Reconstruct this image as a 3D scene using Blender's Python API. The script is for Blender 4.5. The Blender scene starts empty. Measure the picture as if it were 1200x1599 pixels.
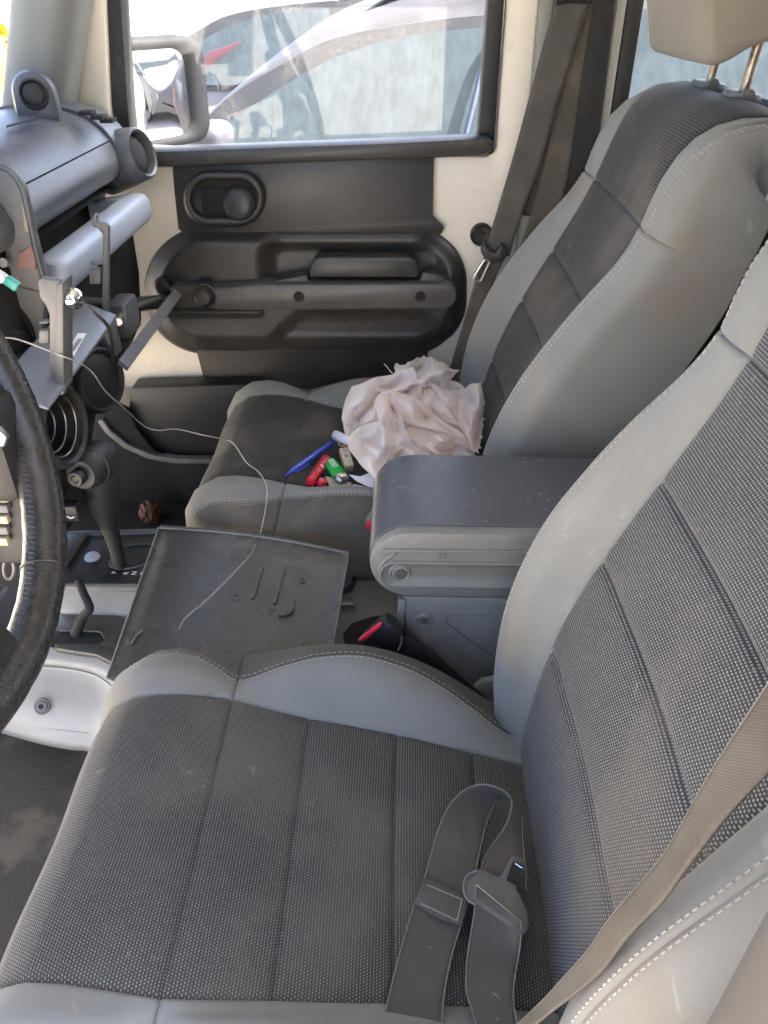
import bpy, bmesh, math, random
import numpy as np
from mathutils import Vector, Matrix, noise
random.seed(7)
SC = bpy.context.scene
COL = SC.collection
R = math.radians

# ------------------------------------------------------------------ camera, world, sun, exposure
# x = towards the rear of the car, y = towards the passenger side, z = up; origin on the driver's cushion
CAM = Vector((0, -.45, .65)); PITCH = R(34.3); YAW = R(1.4)
cd = bpy.data.cameras.new('camera'); cam = bpy.data.objects.new('camera', cd); COL.objects.link(cam)
cd.sensor_fit = 'HORIZONTAL'; cd.sensor_width = 36; cd.lens = 36; cd.clip_start = .02; cd.clip_end = 400
cam.location = CAM; cam.rotation_euler = (R(90) - PITCH, 0, YAW)
SC.camera = cam

SUN_EL, SUN_AZ = R(56), R(76)          # azimuth measured from +y (passenger side) towards +x (rear)
world = bpy.data.worlds.new('World'); SC.world = world; world.use_nodes = True
wn = world.node_tree.nodes; wl = world.node_tree.links
sky = wn.new('ShaderNodeTexSky'); sky.sky_type = 'NISHITA'; sky.sun_disc = False
sky.air_density = .55; sky.dust_density = 4.5; sky.ozone_density = .6
sky.sun_elevation = SUN_EL; sky.sun_rotation = SUN_AZ
wl.new(sky.outputs[0], wn['Background'].inputs[0]); wn['Background'].inputs[1].default_value = .15
sd = bpy.data.lights.new('sun', 'SUN'); sd.energy = 5; sd.angle = R(.5); sd.color = (1, .935, .84)
sun = bpy.data.objects.new('sun', sd); COL.objects.link(sun)
sv = Vector((math.sin(SUN_AZ) * math.cos(SUN_EL), math.cos(SUN_AZ) * math.cos(SUN_EL), math.sin(SUN_EL)))
sun.rotation_euler = sv.to_track_quat('Z', 'Y').to_euler(); sun.location = sv * 20
SC.view_settings.view_transform = 'Standard'; SC.view_settings.look = 'None'
SC.view_settings.exposure = 3.3; SC.view_settings.gamma = 1
SC.cycles.max_bounces = 10; SC.cycles.diffuse_bounces = 6; SC.cycles.glossy_bounces = 4
SC.cycles.transparent_max_bounces = 12; SC.cycles.transmission_bounces = 4
SC.cycles.sample_clamp_indirect = 6; SC.cycles.caustics_reflective = False; SC.cycles.caustics_refractive = False
SC.cycles.use_denoising = True

# measured points: a picture ray met with a known plane of the car (side plane y, cross plane x or level z)
_f = Vector((-math.sin(YAW) * math.cos(PITCH), math.cos(YAW) * math.cos(PITCH), -math.sin(PITCH)))
_r = Vector((math.cos(YAW), math.sin(YAW), 0)); _u = _r.cross(_f)
def P(u, v, x=None, y=None, z=None):
    d = _f + _r * ((u - 600) / 1200) - _u * ((v - 799.5) / 1200)
    t = (x - CAM.x) / d.x if x is not None else (y - CAM.y) / d.y if y is not None else (z - CAM.z) / d.z
    return CAM + d * t

# ------------------------------------------------------------------ object helpers
def thing(name, label, cat, loc=(0, 0, 0), group=None, kind=None):
    o = bpy.data.objects.new(name, None); COL.objects.link(o); o.location = loc; o.empty_display_size = .05
    o['label'] = label; o['category'] = cat
    if group: o['group'] = group
    if kind: o['kind'] = kind
    return o
def tag(o, label=None, cat=None, group=None, kind=None):
    for k, v in (('label', label), ('category', cat), ('group', group), ('kind', kind)):
        if v: o[k] = v
    return o
def wloc(o):
    v = Vector(o.location)
    while o.parent: o = o.parent; v += Vector(o.location)
    return v
def link(name, me, mat, parent=None):
    o = bpy.data.objects.new(name, me); COL.objects.link(o)
    if mat is not None:
        for m in (mat if isinstance(mat, (list, tuple)) else [mat]): me.materials.append(m)
    if parent is not None:
        o.parent = parent; o.location = -wloc(parent)
    return o
def pyd(name, V, F, mat, parent=None, uv=None, smooth=True, sub=0, solid=0, off=0):
    me = bpy.data.meshes.new(name); me.from_pydata([tuple(v) for v in V], [], F); me.update()
    if uv is not None:
        l = me.uv_layers.new(name='uv')
        for i, lp in enumerate(me.loops): l.data[i].uv = uv[lp.vertex_index]
    for p in me.polygons: p.use_smooth = smooth
    o = link(name, me, mat, parent)
    if solid:
        m = o.modifiers.new('s', 'SOLIDIFY'); m.thickness = solid; m.offset = off
    if sub:
        m = o.modifiers.new('d', 'SUBSURF'); m.levels = m.render_levels = sub
    return o
def bmo(name, bm, mat, parent=None, smooth=True, angle=40):
    bmesh.ops.recalc_face_normals(bm, faces=bm.faces)
    me = bpy.data.meshes.new(name); bm.to_mesh(me); bm.free()
    for p in me.polygons: p.use_smooth = smooth
    if smooth: me.set_sharp_from_angle(angle=R(angle))
    return link(name, me, mat, parent)
def fr(o, zax, xax=None):
    """matrix with local z along zax and local x near xax"""
    z = Vector(zax).normalized(); x = Vector(xax) if xax is not None else Vector((1, 0, 0))
    if abs(z.dot(x.normalized())) > .98: x = Vector((0, 1, 0))
    y = z.cross(x).normalized(); x = y.cross(z)
    M = Matrix((x, y, z)).transposed().to_4x4(); M.translation = Vector(o); return M
def bm_box(bm, c, s, rot=None, bev=0, seg=2):
    M = Matrix.Translation(Vector(c)) @ (rot.to_4x4() if rot is not None else Matrix()) @ Matrix.Diagonal((s[0], s[1], s[2], 1))
    n0 = set(bm.verts); r = bmesh.ops.create_cube(bm, size=1, matrix=M)
    if bev:
        es = list({e for v in r['verts'] for e in v.link_edges})
        bmesh.ops.bevel(bm, geom=es, offset=bev, segments=seg, profile=.5, affect='EDGES')
def box(name, c, s, mat, parent=None, rot=None, bev=.003, seg=2):
    bm = bmesh.new(); bm_box(bm, c, s, rot, bev, seg); return bmo(name, bm, mat, parent)
def box2(name, lo, hi, mat, parent=None, bev=.003):
    lo = Vector(lo); hi = Vector(hi); return box(name, (lo + hi) / 2, hi - lo, mat, parent, None, bev)
def bm_lathe(bm, prof, M, n=32):
    """prof: (radius, height) pairs, revolved round local z"""
    rings = []
    for r, h in prof:
        if r < 1e-6: rings.append([bm.verts.new(M @ Vector((0, 0, h)))])
        else: rings.append([bm.verts.new(M @ Vector((r * math.cos(2 * math.pi * i / n), r * math.sin(2 * math.pi * i / n), h))) for i in range(n)])
    for a, b in zip(rings, rings[1:]):
        for i in range(n):
            j = (i + 1) % n
            if len(a) == 1 and len(b) == 1: continue
            if len(a) == 1: bm.faces.new((a[0], b[i], b[j]))
            elif len(b) == 1: bm.faces.new((a[i], a[j], b[0]))
            else: bm.faces.new((a[i], a[j], b[j], b[i]))
def lathe(name, prof, o, ax, mat, parent=None, n=32, angle=40):
    bm = bmesh.new(); bm_lathe(bm, prof, fr(o, ax), n); return bmo(name, bm, mat, parent, True, angle)
def bm_prism(bm, pts, ext, bev=0, seg=2):
    """closed outline of 3-D points, extruded by vector ext"""
    ext = Vector(ext); v = [bm.verts.new(p) for p in pts]; f = bm.faces.new(v)
    r = bmesh.ops.extrude_face_region(bm, geom=[f]); nv = [g for g in r['geom'] if isinstance(g, bmesh.types.BMVert)]
    bmesh.ops.translate(bm, verts=nv, vec=ext)
    if bev:
        es = [e for e in set(e for q in v + nv for e in q.link_edges)]
        sharp = []
        for e in es:
            if len(e.link_faces) == 2:
                e.link_faces[0].normal_update(); e.link_faces[1].normal_update()
                a = e.link_faces[0].normal.angle(e.link_faces[1].normal, 0)
                if a > R(35) and a < R(145): sharp.append(e)
        bmesh.ops.bevel(bm, geom=sharp, offset=bev, segments=seg, profile=.5, affect='EDGES')
def prism(name, pts, ext, mat, parent=None, bev=0, angle=35):
    bm = bmesh.new(); bm_prism(bm, [Vector(p) for p in pts], ext, bev); return bmo(name, bm, mat, parent, True, angle)
def rrect(cx, cy, w, h, r, n=6):
    o = []
    for qx, qy, a0 in ((1, 1, 0), (-1, 1, 90), (-1, -1, 180), (1, -1, 270)):
        for k in range(n + 1):
            a = R(a0 + 90 * k / n); o.append((cx + qx * (w / 2 - r) + r * math.cos(a), cy + qy * (h / 2 - r) + r * math.sin(a)))
    return o
def cat(pts, n):
    """Catmull-Rom through rows of equal-length tuples: n samples"""
    A = np.array([list(p) for p in pts], float); m = len(A) - 1
    A = np.vstack([2 * A[0] - A[1], A, 2 * A[-1] - A[-2]])
    out = []
    for t in (np.linspace(0, m, n) if isinstance(n, int) else np.asarray(n)):
        i = min(int(t), m - 1); f = t - i
        p0, p1, p2, p3 = A[i:i + 4]
        out.append(.5 * (2 * p1 + (p2 - p0) * f + (2 * p0 - 5 * p1 + 4 * p2 - p3) * f * f + (3 * p1 - p0 - 3 * p2 + p3) * f ** 3))
    return np.array(out)
def bm_tube(bm, pts, rad, n=10, cap=True):
    pts = [Vector(p) for p in pts]; rings = []; up = Vector((.13, .27, .95))
    for i, p in enumerate(pts):
        t = (pts[min(i + 1, len(pts) - 1)] - pts[max(i - 1, 0)]).normalized()
        x = t.cross(up)
        if x.length < 1e-3: x = t.cross(Vector((1, 0, 0)))
        x.normalize(); y = t.cross(x); up = -y if y.dot(up) < 0 else y
        x = t.cross(up).normalized(); y = t.cross(x)
        r = rad[i] if isinstance(rad, (list, tuple, np.ndarray)) else rad
        rings.append([bm.verts.new(p + x * r * math.cos(2 * math.pi * k / n) + y * r * math.sin(2 * math.pi * k / n)) for k in range(n)])
    for a, b in zip(rings, rings[1:]):
        for k in range(n): bm.faces.new((a[k], a[(k + 1) % n], b[(k + 1) % n], b[k]))
    if cap: bm.faces.new(rings[0]); bm.faces.new(rings[-1])
def tube(name, pts, rad, mat, parent=None, n=10, smooth_n=0):
    if smooth_n:
        if isinstance(rad, (list, tuple)): rad = list(np.interp(np.linspace(0, 1, smooth_n), np.linspace(0, 1, len(rad)), rad))
        pts = cat(pts, smooth_n)
    bm = bmesh.new(); bm_tube(bm, pts, rad, n); return bmo(name, bm, mat, parent, True, 60)
def ribbon(name, L, Rr, mat, parent=None, n=60, th=.0014, across=6, sag=0):
    """woven strap between two edge curves"""
    A = cat(L, n); B = cat(Rr, n); V = []; uv = []; s = 0
    for i in range(n):
        if i: s += float(np.linalg.norm((A[i] + B[i] - A[i - 1] - B[i - 1]) / 2))
        w = float(np.linalg.norm(A[i] - B[i]))
        for k in range(across + 1):
            f = k / across; V.append(A[i] * (1 - f) + B[i] * f); uv.append((f * w, s))
    q = across + 1
    F = [(i * q + k, i * q + k + 1, (i + 1) * q + k + 1, (i + 1) * q + k) for i in range(n - 1) for k in range(across)]
    return pyd(name, V, F, mat, parent, uv, True, 0, th, 0)
def patch(name, rows, mat, parent=None, nu=30, nv=30, amp=0, sc=20, seed=0, solid=0, ragged=False):
    rows = [cat(r, nu) for r in rows]; G = np.array([cat([rw[i] for rw in rows], nv) for i in range(nu)])
    V = []
    for i in range(nu):
        for j in range(nv):
            p = Vector(G[i, j])
            if amp:      # crumpled: sharp creases between flat facets, ragged rim
                q = Vector(p) + Vector((noise.noise(Vector(p) * 14 + Vector((seed, 0, 0))), noise.noise(Vector(p) * 14 + Vector((0, seed, 5))), noise.noise(Vector(p) * 14 + Vector((3, 0, seed))))) * .012
                d = 0
                for k, (wl_, am) in enumerate(((.11, 1.5), (.07, 1.), (.045, .5), (.024, .1))):
                    rg = random.Random(seed * 17 + k); dr_ = Vector((rg.uniform(-1, 1), rg.uniform(-.6, .6), rg.uniform(-1, 1))).normalized(); f_ = (q.dot(dr_) / wl_ + rg.random()) % 1
                    d += (abs(f_ - .5) * 4 - 1) * am * amp
                p += Vector((.05, -.62, .55)) * d
                e = min(i, j, nu - 1 - i, nv - 1 - j)
                if e < 2 and ragged: p += Vector((noise.noise(q * 120), noise.noise(q * 120 + Vector((7, 0, 0))), noise.noise(q * 120 + Vector((0, 7, 0))))) * (.0055 if e == 0 else .0025)
            V.append(p)
    F = [(i * nv + j, (i + 1) * nv + j, (i + 1) * nv + j + 1, i * nv + j + 1) for i in range(nu - 1) for j in range(nv - 1)]
    return pyd(name, V, F, mat, parent, None, True, 0, solid, 0)

# ------------------------------------------------------------------ materials
class NT:
    def __init__(s, name):
        s.m = bpy.data.materials.new(name); s.m.use_nodes = True; s.t = s.m.node_tree; s.n = s.t.nodes; s.b = s.n['Principled BSDF']; s.o = s.n['Material Output']
    def new(s, t, **k):
        n = s.n.new('ShaderNode' + t)
        for a, v in k.items(): setattr(n, a, v)
        return n
    def ln(s, a, b): s.t.links.new(a, b)
    def val(s, x, sock):
        if isinstance(x, (int, float)): sock.default_value = x
        elif isinstance(x, tuple): sock.default_value = (*x, 1) if len(x) == 3 else x
        else: s.ln(x, sock)
    def math(s, op, a, b=0., c=0.):
        n = s.new('Math', operation=op)
        for i, x in enumerate((a, b, c)): s.val(x, n.inputs[i])
        return n.outputs[0]
    def noise(s, scale, detail=3, rough=.55, vec=None, dist=0):
        n = s.new('TexNoise'); n.inputs['Scale'].default_value = scale; n.inputs['Detail'].default_value = detail
        n.inputs['Roughness'].default_value = rough; n.inputs['Distortion'].default_value = dist
        s.ln(vec if vec is not None else s.obj(), n.inputs['Vector']); return n.outputs['Fac']
    def obj(s):
        if not hasattr(s, '_tc'): s._tc = s.new('TexCoord')
        return s._tc.outputs['Object']
    def uv(s):
        s.obj(); return s._tc.outputs['UV']
    def map(s, scale, vec=None):
        n = s.new('Mapping'); n.inputs['Scale'].default_value = scale; s.ln(vec if vec is not None else s.obj(), n.inputs[0]); return n.outputs[0]
    def ramp(s, f, a, b):
        n = s.new('MapRange', interpolation_type='SMOOTHSTEP'); s.val(f, n.inputs[0]); n.inputs[1].default_value = a; n.inputs[2].default_value = b; return n.outputs[0]
    def mix(s, f, a, b):
        n = s.new('Mix', data_type='RGBA'); s.val(f, n.inputs[0]); s.val(a, n.inputs[6]); s.val(b, n.inputs[7]); return n.outputs[2]
    def bump(s, h, strength=.3, dist=.001):
        n = s.new('Bump'); n.inputs['Strength'].default_value = strength; n.inputs['Distance'].default_value = dist; s.ln(h, n.inputs['Height']); s.ln(n.outputs[0], s.b.inputs['Normal']); return n
    def set(s, col=None, rough=None, metal=None, spec=None):
        for k, v in (('Base Color', col), ('Roughness', rough), ('Metallic', metal), ('Specular IOR Level', spec)):
            if v is not None: s.val(v, s.b.inputs[k])
        return s
def plastic(name, col, rough=.45, grain=900, gs=.25, dust=.25, dustcol=(.3, .27, .22), spec=.5, ds=6):
    t = NT(name)
    d = t.ramp(t.noise(ds, 6, .65), .44, .68); fine = t.ramp(t.noise(70, 4, .7), .3, .7)
    f = t.math('MULTIPLY', t.math('MULTIPLY', d, fine), dust)
    c = t.mix(f, col, dustcol)
    t.set(c, None, None, spec)
    t.ln(t.math('ADD', t.math('MULTIPLY', t.noise(14, 3), .18), rough - .07), t.b.inputs['Roughness'])
    t.bump(t.noise(grain, 1), gs, .0004)
    return t.m
def dust_add(t, col, amt=.5, sc=7, lo=.46, hi=.68, dc=(.34, .29, .22)):
    d = t.ramp(t.noise(sc, 7, .6, None, .15), lo, hi); f = t.math('MULTIPLY', d, amt); return t.mix(f, col, dc)

def weave(name, dark, light, pu=.0031, pv=.0031):
    t = NT(name); sx = t.new('SeparateXYZ'); t.ln(t.uv(), sx.inputs[0]); U, V = sx.outputs[0], sx.outputs[1]
    v = t.math('DIVIDE', V, pv); row = t.math('FLOOR', v)
    u = t.math('ADD', t.math('DIVIDE', U, pu), t.math('MULTIPLY', t.math('FLOORED_MODULO', row, 2.), .5))
    fu = t.math('SUBTRACT', t.math('FRACT', u), .5); fv = t.math('SUBTRACT', t.math('FRACT', v), .5)
    d = t.math('ADD', t.math('POWER', t.math('DIVIDE', fu, .36), 2.), t.math('POWER', t.math('DIVIDE', fv, .27), 2.))
    m = t.math('SUBTRACT', 1., t.ramp(d, .45, 1.25))
    cv = t.new('CombineXYZ'); t.ln(t.math('FLOOR', u), cv.inputs[0]); t.ln(row, cv.inputs[1])
    wn_ = t.new('TexWhiteNoise', noise_dimensions='2D'); t.ln(cv.outputs[0], wn_.inputs['Vector'])
    m2 = t.math('MULTIPLY', m, t.math('ADD', .62, t.math('MULTIPLY', wn_.outputs['Value'], .38)))
    base = t.mix(t.ramp(t.noise(9, 5, .6), .35, .75), dark, tuple(c * 1.35 for c in dark))
    col = t.mix(m2, base, light)
    col = dust_add(t, col, .42, 5, .47, .68, (.16, .135, .105))
    col = t.mix(t.math('MULTIPLY', t.ramp(t.noise(30, 6, .7, None, 1.2), .63, .72), .3), col, (.33, .3, .25))
    t.set(col, .92, None, .2)
    t.b.inputs['Sheen Weight'].default_value = .15; t.b.inputs['Sheen Roughness'].default_value = .4
    t.bump(t.math('ADD', m, t.math('MULTIPLY', t.noise(400, 2), .3)), .55, .0007)
    return t.m
def cloth(name, col, stain=.5, dc=(.2, .165, .12)):
    t = NT(name); v = t.uv()
    w = t.new('TexWave', wave_type='BANDS'); w.inputs['Scale'].default_value = 330; w.inputs['Distortion'].default_value = .6
    mp = t.new('Mapping'); mp.inputs['Rotation'].default_value = (0, 0, .5); t.ln(v, mp.inputs[0]); t.ln(mp.outputs[0], w.inputs[0])
    c = t.mix(t.ramp(t.noise(5, 5, .6, None, .5), .3, .75), tuple(x * .9 for x in col), tuple(min(1, x * 1.08) for x in col))
    c = dust_add(t, c, stain, 5, .47, .68, dc)
    c = t.mix(t.math('MULTIPLY', t.ramp(t.noise(16, 6, .7, None, 2.5), .61, .72), stain * .6), c, (.36, .33, .28))
    t.set(c, .85, None, .25); t.b.inputs['Sheen Weight'].default_value = .12
    t.bump(t.math('ADD', t.math('ADD', t.math('MULTIPLY', w.outputs['Fac'], .5), t.noise(700, 2)), t.math('MULTIPLY', t.noise(22, 4, .55, None, .4), 3.)), .35, .0006)
    return t.m

M = {}
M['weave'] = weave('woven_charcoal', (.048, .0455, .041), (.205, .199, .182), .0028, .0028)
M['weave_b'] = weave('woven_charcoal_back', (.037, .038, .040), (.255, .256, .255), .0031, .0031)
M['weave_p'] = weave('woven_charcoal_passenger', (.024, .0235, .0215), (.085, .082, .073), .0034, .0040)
M['cloth'] = cloth('grey_seat_cloth', (.212, .216, .204), .65)
M['cloth_side'] = cloth('grey_side_cloth', (.205, .208, .195), .7)
M['cloth_head'] = cloth('headrest_cloth', (.20, .18, .148), .4)
M['cloth_shade'] = cloth('shaded_grimy_cushion', (.09, .084, .07), .6)  # darker copy of the side cloth: shade beside the console painted in, plus grime
M['shelf'] = plastic('blue_grey_shelf', (.17, .19, .215), .35, 900, .15, .2)
M['thread'] = NT('pale_thread').set((.36, .345, .31), .85).m
M['black'] = plastic('black_plastic', (.015, .015, .0155), .48, 900, .3, .1)
M['door_black'] = plastic('door_plastic', (.036, .0345, .0315), .38, 1100, .35, .3, (.16, .13, .1))
M['dash'] = plastic('dash_plastic', (.09, .097, .112), .34, 1000, .3, .35)
M['dash_pale'] = plastic('pale_dash_plastic', (.36, .405, .47), .34, 900, .15, .2)
M['grey_pl'] = plastic('grey_console_plastic', (.165, .166, .152), .46, 1100, .3, .3)
M['bezel'] = plastic('bezel_plastic', (.13, .128, .124), .42, 900, .25, .35)
M['silver_pl'] = plastic('silver_plastic', (.36, .35, .32), .4, 1300, .12, .3, (.25, .22, .18))
M['panel_black'] = plastic('scuffed_black_panel', (.066, .064, .058), .26, 1000, .2, .5, (.2, .18, .14), .5, 5)
M['paint'] = plastic('champagne_paint', (.80, .75, .645), .28, 600, .02, .15, (.4, .36, .3))
M['trim_grey'] = plastic('grey_pillar_trim', (.19, .197, .182), .55, 900, .3, .2)
M['rubber'] = plastic('black_rubber', (.016, .016, .016), .6, 500, .3, .3)
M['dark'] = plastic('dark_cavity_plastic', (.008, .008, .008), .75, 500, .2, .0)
M['chrome'] = NT('chrome').set((.75, .74, .72), .08, 1.).m
M['steel'] = NT('dull_steel').set((.42, .41, .39), .35, 1.).m
t = NT('scratched_steel'); t.set(t.mix(t.ramp(t.noise(60, 4), .45, .62), (.3, .235, .17), (.5, .46, .4)), .35, .8); M['post'] = t.m
M['red'] = NT('red_plastic').set((.62, .03, .06), .35).m
M['red_dk'] = NT('red_tube_plastic').set((.5, .012, .03), .3).m
M['green'] = NT('green_translucent_plastic').set((.01, .33, .045), .2).m
M['blue'] = NT('blue_pen_plastic').set((.05, .09, .5), .25).m
M['blue_dk'] = NT('dark_blue_pen_plastic').set((.03, .05, .33), .3).m
M['cream'] = NT('cream_plastic').set((.42, .36, .24), .45).m
M['teal'] = NT('teal_plastic').set((.05, .35, .3), .4).m
M['white'] = NT('white_paper').set((.78, .78, .8), .7).m
M['ink'] = NT('grey_print').set((.25, .25, .27), .7).m
M['letter'] = NT('white_letter').set((.75, .75, .72), .6).m
M['pink'] = NT('pinkish_brown_plastic').set((.33, .19, .16), .5).m

t = NT('leather'); vv = t.new('TexVoronoi'); vv.feature = 'DISTANCE_TO_EDGE'; vv.inputs['Scale'].default_value = 260; t.ln(t.obj(), vv.inputs['Vector'])
wear = t.ramp(t.noise(55, 8, .75), .42, .72)
t.set(t.mix(t.math('MULTIPLY', wear, .3), (.022, .021, .02), (.048, .041, .035)), None, None, .5)
t.ln(t.math('ADD', t.math('MULTIPLY', wear, .16), .24), t.b.inputs['Roughness'])
t.bump(t.math('ADD', t.math('MULTIPLY', t.ramp(vv.outputs['Distance'], 0, .1), .16), t.math('MULTIPLY', t.noise(60, 5, .7), 1.2)), .4, .0011); M['leather'] = t.m

def webbing(name, col, dirt, amt):
    t = NT(name); sx = t.new('SeparateXYZ'); t.ln(t.uv(), sx.inputs[0])
    a = t.math('SINE', t.math('MULTIPLY', sx.outputs[0], 4200.)); b = t.math('SINE', t.math('MULTIPLY', sx.outputs[1], 3600.))
    c = t.mix(t.math('MULTIPLY', t.ramp(t.noise(11, 6, .65), .45, .65), amt), col, dirt)
    c = t.mix(t.math('MULTIPLY', t.ramp(t.noise(30, 5, .75, None, 2.5), .66, .72), amt * .9), c, (.42, .39, .33))
    t.set(c, .75, None, .3); t.bump(t.math('ADD', t.math('MULTIPLY', a, b), t.math('MULTIPLY', t.noise(40, 3), 2.)), .4, .0006); return t.m
M['belt'] = webbing('dark_webbing', (.075, .068, .057), (.15, .125, .095), .55)
M['belt_p'] = webbing('grey_webbing', (.075, .072, .064), (.13, .12, .1), .5)
M['belt_tan'] = webbing('tan_webbing', (.10, .09, .075), (.075, .058, .04), .6)

t = NT('carpet'); t.set(dust_add(t, t.mix(t.noise(700, 2), (.045, .04, .034), (.11, .098, .082)), .3, 9, .5, .66, (.3, .24, .18)), .95, None, .1)
t.bump(t.noise(500, 3), .8, .003); M['carpet'] = t.m
M['cable'] = NT('pale_cable').set((.42, .40, .36), .45).m
M['edge'] = NT('frayed_webbing_edge').set((.17, .156, .13), .85).m

t = NT('ribbed_pad'); sx = t.new('SeparateXYZ'); t.ln(t.obj(), sx.inputs[0])
rb = t.math('SINE', t.math('MULTIPLY', sx.outputs[1], 2 * math.pi / .0042))
t.set(t.mix(t.math('MULTIPLY', t.ramp(t.noise(30, 5, .7, None, 2), .62, .7), .5), (.082, .087, .098), (.30, .29, .27)), .24)
t.bump(t.math('MULTIPLY', rb, t.math('ADD', .12, t.math('MULTIPLY', t.math('SUBTRACT', 1., t.ramp(sx.outputs[0], -.005, .03)), .88))), .4, .0008); M['pad'] = t.m

def tissue(name, c0, c1):
    t = NT(name); n = t.noise(9, 3, .5)
    t.set(t.mix(t.ramp(n, .3, .7), c0, c1), .8, None, .2)
    t.b.inputs['Subsurface Weight'].default_value = 0
    tr = t.new('BsdfTranslucent'); tr.inputs[0].default_value = (*c1, 1); mx = t.new('MixShader'); mx.inputs[0].default_value = .45
    t.ln(t.b.outputs[0], mx.inputs[1]); t.ln(tr.outputs[0], mx.inputs[2]); t.ln(mx.outputs[0], t.o.inputs[0])
    t.bump(t.noise(120, 4, .6), .25, .001); return t.m
M['tissue'] = tissue('pink_tissue', (.97, .84, .785), (.975, .91, .875))
M['tissue_w'] = tissue('white_tissue', (.97, .885, .85), (.98, .94, .925))

def glass(name, tint, gl=.5, rough=.0, dust=0., dcol=(.6, .62, .64)):
    t = NT(name); t.n.remove(t.b)
    tr = t.new('BsdfTransparent'); tr.inputs[0].default_value = (*tint, 1)
    g = t.new('BsdfGlossy'); g.inputs['Roughness'].default_value = rough
    f = t.new('LayerWeight'); fs = t.math('ADD', .04, t.math('MULTIPLY', t.math('POWER', f.outputs['Facing'], 5.), .8))
    m = t.new('MixShader'); t.ln(t.math('MULTIPLY', fs, gl), m.inputs[0]); t.ln(tr.outputs[0], m.inputs[1]); t.ln(g.outputs[0], m.inputs[2])
    out = m.outputs[0]
    if dust:
        d = t.new('BsdfDiffuse'); d.inputs[0].default_value = (*dcol, 1)
        m2 = t.new('MixShader'); st = t.noise(1, 5, .7, t.map((40, 40, 6))); bl = t.noise(5, 4)
        t.ln(t.math('MULTIPLY', t.math('ADD', t.math('MULTIPLY', st, .7), t.math('MULTIPLY', bl, .6)), dust), m2.inputs[0])
        t.ln(out, m2.inputs[1]); t.ln(d.outputs[0], m2.inputs[2]); out = m2.outputs[0]
    t.ln(out, t.o.inputs[0]); return t.m
M['glass'] = glass('window_glass', (.93, .95, .95), .6, 0, .05)
M['shield'] = glass('windshield_glass', (.93, .95, .95), 1.)
M['car_glass'] = glass('dusty_car_glass', (.16, .18, .19), .4, .08, .95, (.125, .155, .172))
M['mirror'] = NT('mirror').set((.42, .43, .47), .03, 1.).m; M['mirror_black'] = NT('mirror_plastic').set((.010, .0095, .012), .7, None, .15).m
def carpaint(name, col):
    t = NT(name); t.set(dust_add(t, col, .3, 2, .4, .8, (.5, .47, .42)), .5, 0., .25); return t.m
M['car_silver'] = carpaint('silver_car_paint', (.05, .047, .058)); M['seal_grey'] = plastic('weathered_seal', (.035, .035, .04), .6, 500, .1, .3); M['arm'] = plastic('worn_armrest_plastic', (.085, .079, .071), .36, 1100, .25, .25); M['car_white'] = carpaint('white_car_paint', (.19, .19, .2))
M['car_red'] = carpaint('red_car_paint', (.4, .03, .03)); M['car_yellow'] = carpaint('yellow_car_paint', (.75, .5, .03))
M['pillar_dark'] = plastic('driver_pillar_trim', (.095, .088, .078), .6, 700, .3, .2); M['tint'] = glass('sun_block_glass', (.12, .12, .13), 1.); M['blue_strip'] = NT('blue_strip').set((.06, .075, .13), .6).m; M['tyre'] = NT('tyre').set((.02, .02, .02), .8).m
M['red_faint'] = NT('dull_red').set((.26, .10, .115), .4).m; M['lamp_red'] = NT('red_lamp').set((.5, .02, .03), .2).m; M['lamp_clear'] = NT('clear_lamp').set((.7, .7, .7), .15).m
t = NT('ground'); t.set(t.mix(t.noise(3, 6, .7), (.40, .365, .31), (.54, .495, .43)), .9); t.bump(t.noise(60, 4), .4, .01); M['ground'] = t.m
# ------------------------------------------------------------------ ground and cars outside
GZ = -.95
g = pyd('ground', [(-90, -90, GZ), (90, -90, GZ), (90, 90, GZ), (-90, 90, GZ)], [(0, 1, 2, 3)], M['ground']); g['kind'] = 'structure'

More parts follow.
